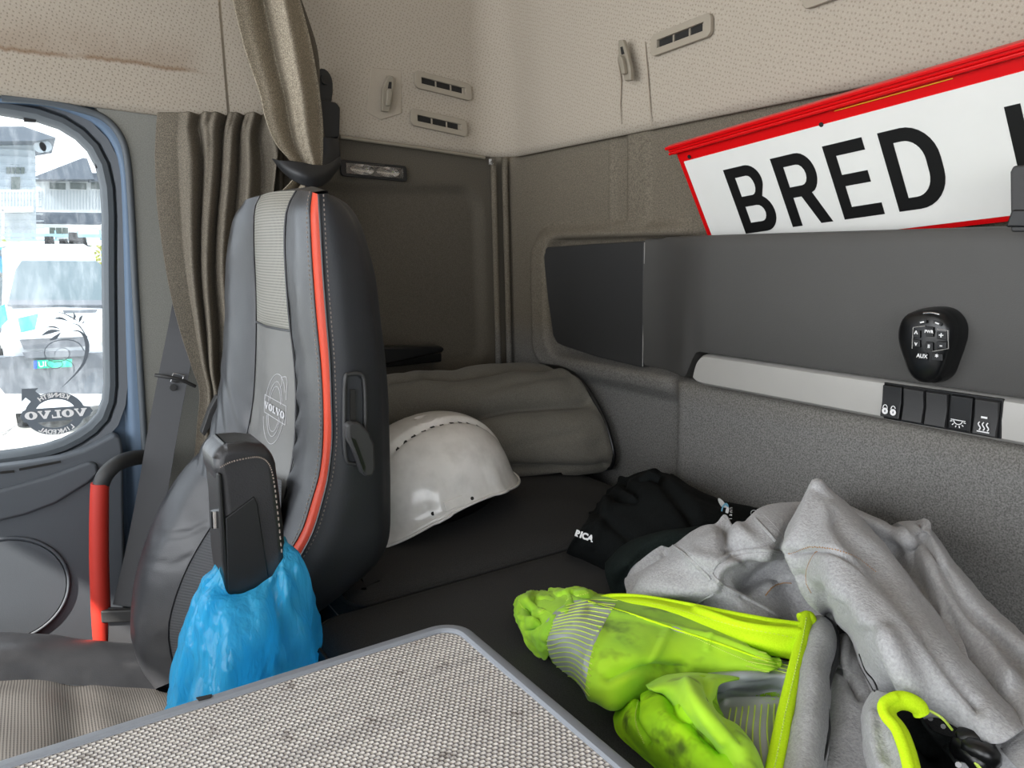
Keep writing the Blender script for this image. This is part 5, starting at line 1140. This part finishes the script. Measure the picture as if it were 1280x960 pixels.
    # sleeve end at the bottom, with its trim
    rows = [[(1086, 872, .06), (1095, 866, .08), (1110, 868, .09), (1130, 876, .09), (1140, 884, .08)], [(1080, 890, .06), (1088, 885, .085), (1100, 885, .095), (1112, 890, .10), (1120, 905, .09)], [(1078, 915, .06), (1088, 912, .085), (1104, 912, .095), (1120, 920, .10), (1130, 930, .09)], [(1082, 945, .06), (1096, 945, .085), (1116, 945, .095), (1130, 950, .10), (1140, 955, .09)], [(1090, 990, .06), (1105, 990, .085), (1125, 990, .095), (1140, 990, .1), (1150, 990, .09)]]
    o = sheet('sleeve_lining', rows, FL, Fz, [([(1095, 895), (1098, 930), (1105, 960)], 5, .004)], 50, 40, seed=6); trees.append(bvh(o))
    tr = [Hh(*q) for q in ((1140, 962, .105), (1133, 935, .108), (1124, 912, .110), (1112, 897, .110), (1110, 884, .112), (1122, 876, .113), (1136, 877, .112), (1148, 884, .108), (1152, 892, .104))]
    tr = [Hh(1148, 1000, .10)] + tr; tube('cuff_trim', cr([p - (p - Hh(1180, 930, .06)).normalized() * -.006 for p in tr[:-3]], 40), .0036, M['hem_cloth'], Fz, 10)
    tube('cuff_trim', cr(tr, 50), .0046, M['hem_cloth'], Fz, 12, flat=1.3)
    rows = [[(1112, 892, .10), (1130, 884, .10), (1150, 890, .095), (1175, 905, .085), (1195, 925, .075)], [(1122, 910, .085), (1140, 905, .07), (1160, 910, .065), (1180, 925, .065), (1200, 945, .07)], [(1135, 940, .085), (1150, 935, .06), (1170, 940, .055), (1190, 955, .06), (1205, 970, .065)], [(1145, 1000, .08), (1165, 1000, .05), (1185, 1000, .05), (1205, 1000, .05), (1220, 1000, .06)]]
    B = thing('dark_glove', 'black glove with pale specks stuffed in the fleece sleeve opening', 'glove', tuple(Hh(1170, 930, .06)))
    ob = sheet('palm', rows, M['black_cloth'], B, [([(1160, 890), (1185, 920), (1205, 950)], 7, .008), ([(1140, 915), (1165, 945)], 7, -.006)], 40, 40, seed=8); tb = [bvh(ob)]
    for a, b, s in ((1163, 898, 3.2), (1179, 908, 3), (1206, 939, 3), (1198, 956, 3.4), (1212, 955, 2.6), (1192, 924, 2)):
        p = cast(tb, a, b, .001) or Hh(a, b, .08)
        n_ = (CAM - p).normalized(); tube('speck', [p, p + n_ * .0008], s * .00055, M['stitch_grey'], B, 8)
    for q in (((1205, 925, .085), (1218, 922, .09), (1234, 928, .085)), ((1212, 938, .085), (1228, 940, .09), (1240, 950, .08)), ((1200, 934, .08), (1215, 945, .085), (1238, 962, .075))):
        tube('finger', cr([Hh(*z) for z in q], 12), [.007 + .001 * math.sin(i) for i in range(12)], M['plastic_gl'], B, 10)
    tube('cord', cr([Hh(*q) for q in ((1162, 888, .103), (1178, 898, .10), (1190, 912, .09))], 12), .0009, M['stripe_yellow'], B); tube('cord', cr([Hh(*q) for q in ((1208, 940, .085), (1218, 952, .085), (1230, 966, .08))], 12), .0012, M['stripe_yellow'], B)
    # right front panel of lining between yellow hem and dark zip
    rows = [[(1002, 778, .05), (1012, 772, .06), (1025, 770, .065), (1038, 776, .06), (1046, 790, .05)], [(1000, 800, .055), (1012, 796, .068), (1026, 796, .072), (1038, 800, .068), (1046, 812, .055)], [(994, 840, .055), (1006, 838, .068), (1020, 838, .072), (1032, 842, .065), (1040, 850, .05)], [(984, 890, .05), (998, 890, .062), (1014, 890, .066), (1028, 892, .06), (1036, 900, .045)], [(974, 930, .045), (990, 930, .055), (1008, 930, .06), (1024, 932, .055), (1034, 938, .04)], [(966, 985, .04), (982, 985, .05), (1000, 985, .055), (1018, 985, .05), (1032, 985, .035)]]
    o = sheet('fleece_facing', rows, FL, Fz, (), 60, 40, seed=7); trees.append(bvh(o))
    zp = [(1030, 772, .063), (1041, 782, .060), (1046, 800, .056), (1045, 825, .055), (1036, 850, .055), (1032, 880, .05), (1034, 910, .045), (1030, 935, .045), (1022, 965, .04), (1015, 990, .04)]
    tube('zipper', cr([Hh(*q) for q in zp], 60), .0028, M['plastic_gl'], Fz, 8)
    # yellow hem strips
    hs = [(1008, 772, .066), (1003, 800, .064), (996, 830, .062), (989, 860, .060), (982, 890, .056), (976, 920, .052), (970, 950, .048), (963, 985, .044)]
    v, f = tubem(cr([Hh(*q) for q in hs], 50), .0075, 12, flat=.45); tube('hem_trim', cr([Hh(*q) for q in hs], 50), .0062, M['hem_cloth'], Fz, 12)
    hp = cr([Hh(q[0], q[1], q[2] + .006) for q in hs], 120); v, f = joinm([tubem([hp[i], hp[i + 1]], .0006, 5) for i in range(0, 119, 2)]); mk('stitching', v, f, M['stripe_yellow'], Fz)
    tube('hem_trim', cr([Hh(*q) for q in ((1000, 773, .066), (1010, 770, .067), (1014, 776, .066), (1010, 782, .064))], 12), .005, M['hem_cloth'], Fz, 10)
    rows = [[(747, 750, .055), (765, 746, .060), (800, 747, .064), (850, 755, .066), (905, 766, .068), (960, 776, .068), (1006, 782, .066)],
            [(748, 753, .055), (768, 750, .062), (805, 752, .067), (850, 762, .069), (905, 776, .07), (960, 788, .070), (1006, 795, .066)],
            [(750, 755, .053), (770, 755, .060), (805, 760, .064), (850, 772, .065), (905, 792, .064), (955, 806, .062), (1002, 815, .058)],
            [(752, 757, .048), (772, 760, .055), (806, 768, .056), (852, 784, .056), (900, 800, .054), (950, 815, .05), (1000, 826, .048)]]
    o = sheet('hem_facing', rows, M['hem_cloth'], Fz, [([(870, 762), (930, 782), (1000, 790)], 3, .003)], 30, 90, wr=.0006, seed=9); ht = [bvh(o)]
    tube('hem_edge', cr([Hh(q[0], q[1], q[2]) for q in rows[0]], 50), .0032, M['hem_cloth'], Fz, 8)
    seam('stitching', [(770, 750), (830, 758), (900, 778), (1000, 800)], ht, .0004, M['stripe_yellow'], Fz, .0008, 120, True)
    # ---------------- hi-vis sleeves
    HV = M['hivis']
    rows = [[(690, 740, .0), (700, 738, .03), (740, 742, .04), (790, 750, .045), (850, 762, .05), (900, 785, .05), (945, 806, .05), (975, 822, .05)],
            [(672, 745, .04), (700, 741, .052), (742, 748, .06), (795, 754, .064), (850, 768, .064), (902, 790, .062), (945, 812, .060), (978, 828, .055)],
            [(665, 765, .045), (695, 766, .060), (742, 774, .069), (795, 780, .071), (848, 788, .068), (900, 804, .064), (940, 820, .060), (972, 834, .055)],
            [(668, 785, .040), (700, 792, .057), (745, 803, .068), (795, 808, .070), (846, 808, .064), (895, 815, .060), (935, 827, .058), (965, 838, .055)],
            [(678, 805, .03), (706, 818, .048), (744, 832, .062), (785, 834, .064), (835, 824, .058), (885, 824, .056), (925, 832, .055), (958, 840, .052)],
            [(688, 820, .018), (714, 842, .032), (744, 862, .048), (776, 860, .052), (820, 842, .048), (875, 834, .05), (918, 838, .05), (950, 843, .05)],
            [(693, 828, .0), (722, 852, .010), (750, 880, .028), (772, 886, .030), (808, 866, .032), (850, 850, .036), (905, 843, .042), (945, 845, .046)],
            [(700, 832, .0), (726, 852, .0), (752, 880, .0), (775, 884, .0), (808, 868, .01), (850, 852, .02), (905, 846, .03), (945, 846, .035)]]
    o = sheet('sleeve', rows, HV, Fz, [([(760, 845), (790, 835), (850, 835)], 8, -.007), ([(740, 870), (735, 830), (750, 790)], 6, .003), ([(835, 790), (822, 815), (812, 830)], 4, .002), ([(888, 795), (884, 812)], 3, .002), ([(700, 742), (760, 765), (830, 782), (900, 800), (960, 822)], 3, .0022), ([(940, 806), (965, 818), (975, 836)], 4, -.003), ([(690, 800), (720, 780), (730, 760)], 6, .002)], 110, 120, wr=.0012, ws=24, seed=10)
    sl = [bvh(o)]
    patch('reflective_band', [[(716, 752), (736, 751), (770, 756)], [(695, 765), (725, 768), (756, 780)], [(680, 784), (712, 795), (742, 808)], [(679, 802), (708, 818), (736, 835)], [(690, 822), (712, 842), (733, 862)], [(697, 836), (716, 851), (736, 872)]], sl, M['reflect'], Fz, .0012, 50, 40)
    for k in range(19):
        t = k / 18
        L = V((708, 753, 0)).lerp(V((680, 790, 0)), min(1, t * 2)) if t < .5 else V((680, 790, 0)).lerp(V((700, 836, 0)), (t - .5) * 2)
        Rr = V((772, 757, 0)).lerp(V((742, 806, 0)), min(1, t * 2)) if t < .5 else V((742, 806, 0)).lerp(V((738, 872, 0)), (t - .5) * 2)
        mp = (L + Rr) / 2 + V((0, -3 - 5 * t, 0)); seam('reflective_stripe', [(L.x, L.y + 6), (mp.x, mp.y), (Rr.x, Rr.y - 4)], sl, .00055, M['stripe_yellow'], Fz, .0018, 24)
    seam('stitching', [(735, 753), (780, 766), (840, 786), (900, 806), (960, 828)], sl, .0012, M['hem_cloth'], Fz, .0008, 80)
    seam('stitching', [(850, 790), (900, 812), (945, 832)], sl, .0006, M['stripe_yellow'], Fz, .001, 80, True)
    # worn tear
    patch('worn_patch', [[(836, 784), (846, 785), (856, 790)], [(838, 788), (846, 791), (855, 793)]], sl, M['reflect'], Fz, .0012, 5, 8)
    # cuff
    rows = [[(648, 752, .0), (660, 744, .0), (680, 741, .02), (705, 738, .045), (735, 738, .045), (748, 748, .04)], [(645, 752, .02), (658, 743, .040), (680, 742, .045), (704, 738, .058), (730, 738, .062), (746, 749, .056)], [(643, 765, .026), (655, 756, .046), (676, 752, .052), (692, 756, .055), (712, 750, .062), (735, 752, .061)], [(646, 782, .024), (658, 782, .042), (672, 776, .052), (680, 774, .055), (698, 764, .062), (722, 758, .062)], [(655, 800, .014), (668, 802, .032), (678, 797, .045), (684, 790, .052), (694, 778, .058), (708, 770, .062)], [(668, 816, .0), (682, 824, .015), (686, 815, .03), (688, 802, .045), (692, 790, .054), (700, 782, .060)]]
    o = sheet('cuff', rows, HV, Fz, [([(655, 758), (672, 770), (682, 772)], 4, -.012), ([(668, 748), (690, 758), (705, 748)], 4, -.008), ([(660, 788), (678, 776)], 3, -.006), ([(652, 772), (668, 775)], 3, .004), ([(690, 742), (700, 750)], 2.5, -.004), ([(715, 742), (722, 752)], 2.5, -.004)], 60, 60, wr=.004, ws=60, seed=11)
    ct = [bvh(o)]; seam('gather_stitching', [(650, 750), (655, 762), (668, 768), (682, 762), (700, 758), (715, 748), (735, 742)], ct, .0007, M['stripe_yellow'], Fz, .001, 90, True)
    # lower sleeve
    rows = [[(775, 880, .0), (800, 868, .01), (822, 860, .03), (850, 858, .04), (880, 850, .045), (905, 850, .045)],
            [(772, 888, .012), (795, 874, .035), (818, 866, .05), (845, 858, .058), (872, 848, .062), (900, 850, .058)],
            [(769, 902, .018), (790, 895, .045), (812, 888, .06), (840, 880, .068), (872, 870, .07), (896, 872, .062)],
            [(775, 918, .014), (796, 918, .042), (818, 912, .058), (846, 902, .068), (880, 892, .07), (905, 895, .06)],
            [(792, 936, .008), (812, 938, .036), (834, 932, .052), (862, 922, .06), (896, 915, .062), (922, 918, .055)],
            [(815, 955, .0), (832, 958, .03), (852, 955, .045), (880, 945, .055), (912, 935, .058), (940, 938, .05)],
            [(840, 985, .0), (855, 990, .02), (875, 990, .035), (900, 985, .045), (930, 975, .05), (955, 975, .045)]]
    o = sheet('sleeve', rows, M['hivis_dirty'], Fz, [([(798, 872), (796, 900), (812, 930)], 3, -.005), ([(835, 862), (842, 885), (860, 900), (900, 935)], 8, -.008), ([(845, 866), (862, 858), (885, 850)], 3, -.003), ([(865, 865), (885, 900), (920, 935)], 9, .006)], 90, 80, wr=.0022, ws=24, seed=12)
    t2 = [bvh(o)]; seam('stitching', [(797, 876), (794, 895), (797, 910), (806, 928)], t2, .0006, M['stripe_yellow'], Fz, .001, 60, True); seam('stitching', [(838, 872), (852, 864), (868, 852)], t2, .0006, M['stripe_yellow'], Fz, .001, 40, True)
    # brighter fold over the sleeve
    rows = [[(808, 858, .045), (835, 845, .05), (870, 842, .055), (900, 844, .055), (930, 846, .05)], [(812, 862, .055), (840, 852, .064), (872, 848, .070), (892, 850, .068), (900, 856, .062)], [(828, 866, .056), (846, 862, .070), (870, 862, .078), (888, 866, .074), (895, 874, .064)], [(838, 878, .052), (856, 882, .072), (876, 880, .080), (892, 882, .076), (905, 892, .064)], [(850, 896, .05), (872, 902, .068), (892, 900, .077), (910, 902, .072), (925, 910, .06)], [(880, 925, .045), (900, 928, .062), (918, 925, .07), (935, 928, .066), (945, 938, .055)], [(915, 985, .04), (930, 980, .05), (942, 975, .055), (955, 980, .05), (962, 985, .045)]]
    sheet('sleeve_fold', rows, HV, Fz, [([(860, 855), (875, 885), (905, 925)], 7, .004), ([(880, 852), (890, 875), (925, 925)], 6, -.004)], 80, 60, wr=.0014, seed=13)
    # inner reflective area
    rows = [[(885, 800, .03), (920, 812, .035), (955, 822, .035), (985, 828, .035), (1000, 830, .035)], [(885, 845, .045), (915, 842, .048), (945, 838, .05), (975, 835, .05), (998, 838, .05)], [(890, 862, .042), (915, 858, .046), (942, 852, .045), (968, 850, .046), (990, 852, .048)], [(896, 882, .038), (918, 876, .035), (942, 872, .034), (965, 870, .036), (985, 872, .044)], [(908, 905, .040), (930, 892, .046), (950, 885, .048), (968, 885, .046), (982, 888, .046)], [(930, 935, .038), (945, 925, .046), (958, 920, .048), (970, 920, .045), (978, 922, .044)], [(945, 985, .03), (952, 985, .035), (960, 985, .035), (965, 985, .035), (970, 985, .035)]]
    o = sheet('reflective_panel', rows, M['reflect'], Fz, [([(895, 862), (930, 868), (975, 862)], 7, -.006), ([(905, 880), (940, 878), (975, 880)], 5, .004), ([(900, 850), (935, 846), (985, 848)], 4, .004)], 70, 60, wr=.001, seed=14); rt = [bvh(o)]
    patch('dark_fold', [[(945, 870), (960, 866), (976, 866)], [(942, 878), (958, 878), (975, 874)]], rt, M['hivis_dirty'], Fz, .001, 6, 12)
    for k in range(9):
        x = 914 + k * 7.6; seam('reflective_stripe', [(x, 888 - k), (x - 4 + k * .4, 915), (x - 4 + k * 1.0, 945 + k * 2)], rt, .0006, M['stripe_yellow'], Fz, .0016, 20)
    for k in range(5): seam('reflective_stripe', [(948 - k * 4, 816 + k * 4), (970, 822 + k * 4.5), (992, 826 + k * 5)], rt + sl, .0005, M['stripe_yellow'], Fz, .0016, 20)
    # lining seams and trims
    T_ = trees
    pip = lambda pts, r, m, dash=False, n=80, nm='seam': seam(nm, pts, T_, r, M[m], Fz, .0008, n, dash)
    pip([(889, 716), (893, 706), (902, 700), (920, 692), (945, 688), (975, 690)], .0026, 'fleece', nm='pocket_edge'); pip([(889, 716), (900, 730), (925, 745), (950, 758), (975, 772)], .0026, 'fleece', nm='pocket_edge')
    pip([(893, 718), (905, 732), (930, 746), (955, 758), (978, 770)], .0005, 'stitch_grey', True); pip([(905, 704), (925, 696), (950, 692), (975, 694)], .0005, 'stitch_grey', True)
    pip([(842, 684), (862, 698), (880, 716), (888, 726)], .0022, 'fleece', nm='pocket_edge'); pip([(850, 683), (870, 697), (886, 712)], .0005, 'stitch_grey', True)
    pip([(868, 757), (880, 748), (892, 742)], .001, 'fleece'); pip([(945, 650), (958, 664), (968, 676)], .0022, 'fleece', nm='pocket_edge'); pip([(955, 645), (966, 656), (978, 670)], .0005, 'stitch_grey', True)
    pip([(986, 692), (1010, 684), (1040, 686), (1070, 698), (1095, 716)], .0006, 'stitch_orange', True); pip([(1022, 688), (1012, 705), (1008, 725), (1014, 740)], .0006, 'stitch_orange', True); pip([(956, 745), (965, 734), (978, 728), (990, 728)], .0007, 'stitch_orange')
    pip([(1076, 818), (1084, 838), (1094, 850), (1099, 864)], .0011, 'plastic_gl', nm='zip_slot'); pip([(1073, 826), (1082, 842), (1090, 856), (1095, 866)], .0008, 'plastic_gl', nm='zip_slot')
    pip([(1044, 830), (1056, 836), (1068, 845)], .0007, 'stitch_grey', True); pip([(1140, 780), (1150, 795), (1160, 815)], .0012, 'fleece')
# ================================================================ OUTSIDE
def outside():
    gz = -.98
    v, f = boxm((-70, -40, gz - .1), (-.9, 45, gz)); struct(mk('floor', v, f, M['asphalt'], smooth=False), 'pale gravel yard outside')
    # van
    xf = -8.6
    def q(px, py, x=xf): return X(px, py, x)
    c = q(72, 400); y0, y1 = q(-2, 400).y, q(152, 400).y; yc = (y0 + y1) / 2; hw = (y1 - y0) / 2
    Vn = thing('van', 'white van with teal graphics parked facing the cab window', 'van', (xf - 1, yc, gz))
    def prof(dx):  # (x back from nose, z)
        return
    rz = q(72, 311).z; wz0, wz1 = q(72, 386).z, q(72, 331, xf - .9).z; hz = q(72, 420).z
    side = [(0, gz + .3), (-.02, hz - .35), (0, hz - .1), (-.12, hz + .02), (-.75, wz0 + .03), (-1.5, wz1 + .0), (-1.75, rz + .02), (-2.4, rz + .1), (-4.8, rz + .08), (-4.9, rz - .3), (-4.9, gz + .3)]
    G = []
    for s, ins in ((-1, .10), (-.93, .02), (-.8, 0), (0, -.06), (.8, 0), (.93, .02), (1, .10)):
        G.append([V((xf + a - ins * (1 if i < 8 else -1) * (1), yc + s * hw * (1 - (.13 if i in (5, 6, 7, 8) else .05 if i in (4, 9) else 0) * abs(s)), z - (abs(s) > .9) * .04 * (i in (6, 7, 8)))) for i, (a, z) in enumerate(side)])
    G = [[V(p) for p in r] for r in G]; vs, fs = gridm(G); fs += [list(range(len(side))), [6 * len(side) + i for i in range(len(side))][::-1]]
    mk('body', vs, fs, M['van_white'], Vn, ang=30)
    def onfront(pts, dx, mat, name, th=.05): return prism(name, [X(a, b, xf + dx) for a, b in pts], (-th, 0, 0), M[mat], Vn)
    # windscreen as sloped panel
    def slope(px, py):
        p = V((xf - .75, 0, wz0)); q2 = V((xf - 1.5, 0, wz1)); d = ray(px, py); nrm = V((wz1 - wz0, 0, .75)).normalized(); t = (p - CAM).dot(nrm) / d.dot(nrm); return CAM + d * t + nrm * .05
    prism('windscreen', [slope(*p) for p in ((12, 383), (20, 345), (28, 333), (120, 333), (138, 345), (145, 383))], (.03, 0, .03), M['van_glass'], Vn)
    prism('wiper_cowl', [slope(*p) + V((.02, 0, 0)) for p in ((10, 388), (12, 382), (145, 382), (147, 388))], (.04, 0, .03), M['van_dark'], Vn)
    onfront(((-4, 447), (152, 440), (152, 485), (140, 492), (6, 492), (-4, 480)), .06, 'van_dark', 'bumper', .2)
    onfront(((24, 425), (110, 421), (106, 433), (30, 437)), .08, 'van_dark', 'grille'); onfront(((28, 441), (112, 438), (110, 445), (32, 448)), .12, 'van_dark', 'grille')
    onfront(((22, 418), (112, 414), (112, 420), (24, 424)), .12, 'van_white', 'bonnet_lip', .1)
    pl = onfront(((42, 451), (90, 449), (90, 458.5), (42, 461)), .14, 'plate', 'number_plate', .03)
    onfront(((42, 451), (46.5, 450.8), (46.5, 460.8), (42, 461)), .15, 'plate_b', 'plate_band', .02)
    text('plate_text', 'UI', .085, (X(53, 455.5, xf + .15), V((0, 1, 0)), V((0, 0, 1))), M['white_mark'], Vn, .004)
    for px in (6, 134): onfront(((px - 10, 418), (px + 6, 412), (px + 8, 430), (px - 4, 436)), .09, 'silver', 'headlamp', .06)
    onfront(((22, 398), (48, 392), (44, 412), (26, 416)), .03, 'van_teal', 'teal_graphic', .05); onfront(((-2, 384), (6, 380), (10, 400), (0, 410)), .0, 'van_teal', 'teal_graphic', .05)
    onfront(((78, 388), (122, 387), (120, 391), (80, 392)), -.35, 'van_dark', 'bonnet_vent', .05)
    for px in (10, 138): 
        p = X(px, 452, xf + .15); tube('fog_lamp', [p, p + V((.03, 0, 0))], .06, M['van_dark'], Vn, 14)
    for yy in (yc - hw + .12, yc + hw - .12):
        for xx in (xf - .85, xf - 3.9): tube('wheel', [V((xx, yy - .1, gz + .32)), V((xx, yy + .1, gz + .32))], .32, M['plastic_dk'], Vn, 24)
    for a, b in ((62, 303), (80, 306), (92, 298), (103, 304)):
        p = X(a, b, xf - 2.2); prism('roof_fitting', [p + V((0, s, z)) for s, z in ((-.07, -.1), (.07, -.1), (.05, .08), (-.05, .08))], (-.1, 0, 0), M['plastic_dk'], Vn)
    box('roof_rack', (xf - 3.0, yc - .7, rz + .06), (xf - 2.2, yc + .7, rz + .12), M['van_white'], Vn)
    # blue car
    xb = -16; Cb = thing('blue_car', 'bright blue car partly seen left of the white van', 'car', tuple(V((xb, X(0, 340, xb).y, gz))))
    pts = [(-90, 352), (-88, 325), (-60, 318), (-40, 310), (4, 308), (16, 314), (26, 326), (30, 333), (20, 352)]
    prism('body', [X(a, b, xb) for a, b in pts], (-1.6, 0, 0), M['car_blue'], Cb, .08); prism('glass', [X(a, b, xb + .03) for a, b in ((-36, 320), (-34, 313), (2, 312), (10, 320))], (-.02, 0, 0), M['van_glass'], Cb)
    for a in (-60, 5): p = X(a, 352, xb); tube('wheel', [V((xb + .02, p.y, gz + .3)), V((xb - .2, p.y, gz + .3))], .3, M['plastic_dk'], Cb, 20)
    xb = -13.4; Cd = thing('dark_car', 'dark car edge between the blue car and the van', 'car', tuple(V((xb, X(0, 380, xb).y, gz))))
    prism('body', [X(a, b, xb) for a, b in ((-70, 420), (-70, 355), (-40, 342), (-4, 340), (6, 350), (8, 380), (4, 430))], (-2, 0, 0), M['van_glass'], Cd, .08)
    for a in (-60, -10): p = X(a, 440, xb); tube('wheel', [V((xb + .02, p.y, gz + .3)), V((xb - .2, p.y, gz + .3))], .3, M['plastic_dk'], Cd, 20)
    # left grey house
    xh = -26
    Hs = thing('grey_house', 'pale grey clapboard house with a balcony, upper left beyond the van', 'house', tuple(V((xh, X(0, 250, xh).y, gz))))
    W = lambda pts, dx, mat, nm, par, th=.15, xx=xh: prism(nm, [X(a, b, xx + dx) for a, b in pts], (-th, 0, 0), M[mat], par)
    W(((-150, 175), (44, 175), (46, 340), (-150, 350)), 0, 'house_grey', 'wall', Hs, 3)
    for i in range(16): a = X(0, 178 + i * 9, xh); box('clapboard', (xh, X(-150, 200, xh).y, a.z), (xh + .03, X(45, 200, xh).y, a.z + .03), M['house_grey'], Hs)
    W(((-160, 158), (30, 158), (70, 172), (46, 176), (-160, 178)), 1, 'roof', 'roof', Hs, 4)
    for a in (8, 14, 20, 26): W(((a, 209), (a + 4.6, 209), (a + 4.6, 217), (a, 217)), .06, 'pane', 'window', Hs, .04)
    W(((14, 221), (25, 221), (25, 238), (14, 238)), .06, 'pane', 'window', Hs, .04)
    W(((-150, 262), (42, 258), (42, 263), (-150, 267)), 1.2, 'house_white', 'balcony_floor', Hs, 1.2); W(((-150, 238), (42, 237), (42, 239), (-150, 240)), 1.2, 'house_white', 'balcony_rail', Hs, .06)
    for i in range(16): W(((-20 + i * 4, 239), (-19 + i * 4, 239), (-19 + i * 4, 260), (-20 + i * 4, 260)), 1.2, 'house_white', 'baluster', Hs, .03)
    W(((2, 262), (5, 262), (5, 325), (2, 325)), 1.2, 'house_white', 'post', Hs, .1)
    for px, py in ((50, 184), (57, 183)):
        p = X(px, py, xh + .5); tube('dish', [p, p + V((.05, 0, 0))], .16, M['house_grey'], Hs, 16)
    xw = -33
    Hw = thing('white_house', 'white panelled house with low grey roof behind the van', 'house', tuple(V((xw, X(90, 250, xw).y, gz))))
    W2 = lambda pts, dx, mat, nm, th=.15: W(pts, dx, mat, nm, Hw, th, xw)
    W2(((44, 222), (520, 236), (520, 345), (44, 345)), 0, 'house_white', 'wall', 6); 
    for i in range(110): W2(((48 + i * 4, 238), (48.6 + i * 4, 238), (48.6 + i * 4, 262), (48 + i * 4, 262)), .03, 'house_grey', 'batten', .04)
    W2(((42, 221), (104, 197), (109, 198), (118, 224), (42, 224)), 1, 'roof', 'roof', 7); W2(((112, 216), (525, 224), (525, 236), (112, 226)), .8, 'roof', 'roof', 5)
    for a, b in ((62, 82), (88, 108), (114, 134), (160, 182), (210, 232), (270, 295), (340, 365), (420, 445)): W2(((a, 228), (b, 229), (b, 237), (a, 236)), .06, 'pane', 'window', .04)
    W2(((-150, 262), (520, 272), (520, 286), (-150, 276)), 3.2, 'roof', 'porch_roof', .8); W2(((-150, 277), (520, 287), (520, 291), (-150, 281)), 3.4, 'house_white', 'porch_fascia', .2)
    for a in (12, 22, 62, 70, 78): W2(((a, 284), (a + 7, 284), (a + 7, 294), (a, 294)), .1, 'pane', 'window', .04)
    for a in (40, 126): W2(((a, 280), (a + 2, 280), (a + 2, 330), (a, 330)), 3.2, 'house_white', 'post', .1)
    Fe = thing('yard_fence', 'pale blue rail fence running in front of the houses', 'fence', tuple(V((-21, X(60, 290, -21).y, gz))))
    for a, b in ((290, 294), (297, 300)): prism('rail', [X(-150, a, -21), X(600, a + 8, -21), X(600, b + 8, -21), X(-150, b, -21)], (-.05, 0, 0), M['fencep'], Fe)
    for i in range(24): prism('post', [X(-100 + 28 * i, 288, -21.1), X(-98 + 28 * i, 288, -21.1), V((-21.1, X(-98 + 28 * i, 330, -21.1).y, gz)), V((-21.1, X(-100 + 28 * i, 330, -21.1).y, gz))], (-.08, 0, 0), M['fencep'], Fe)
    random.seed(3); x = -19; Pv = []
    for i in range(4500):
        yy = X(random.uniform(-60, 520), 300, x).y; zz = random.uniform(gz, X(30, 304, x).z + random.uniform(-.1, .1)); p = V((x - random.random() * .8, yy, zz)); d = V((random.gauss(0, 1), random.gauss(0, 1), random.gauss(0, 1))).normalized(); e = d.orthogonal().normalized(); s = .07
        Pv.append(([p - d * s, p + e * s * .6, p + d * s, p - e * s * .6], [(0, 1, 2, 3)]))
    v, f = joinm(Pv); h = mk('hedge', v, f, M['hedge'], smooth=False); tag(h, 'low yellow-green hedge in front of the pale fence outside', 'hedge'); h['kind'] = 'stuff'
shell(); door(); side_fittings(); rear_panel(); sign(); curtains()
bunk(); quilt(); helmet(); seat(); bag(); table(); clothes(); outside()
for o in bpy.data.objects:
    if 'base' in o: del o['base']
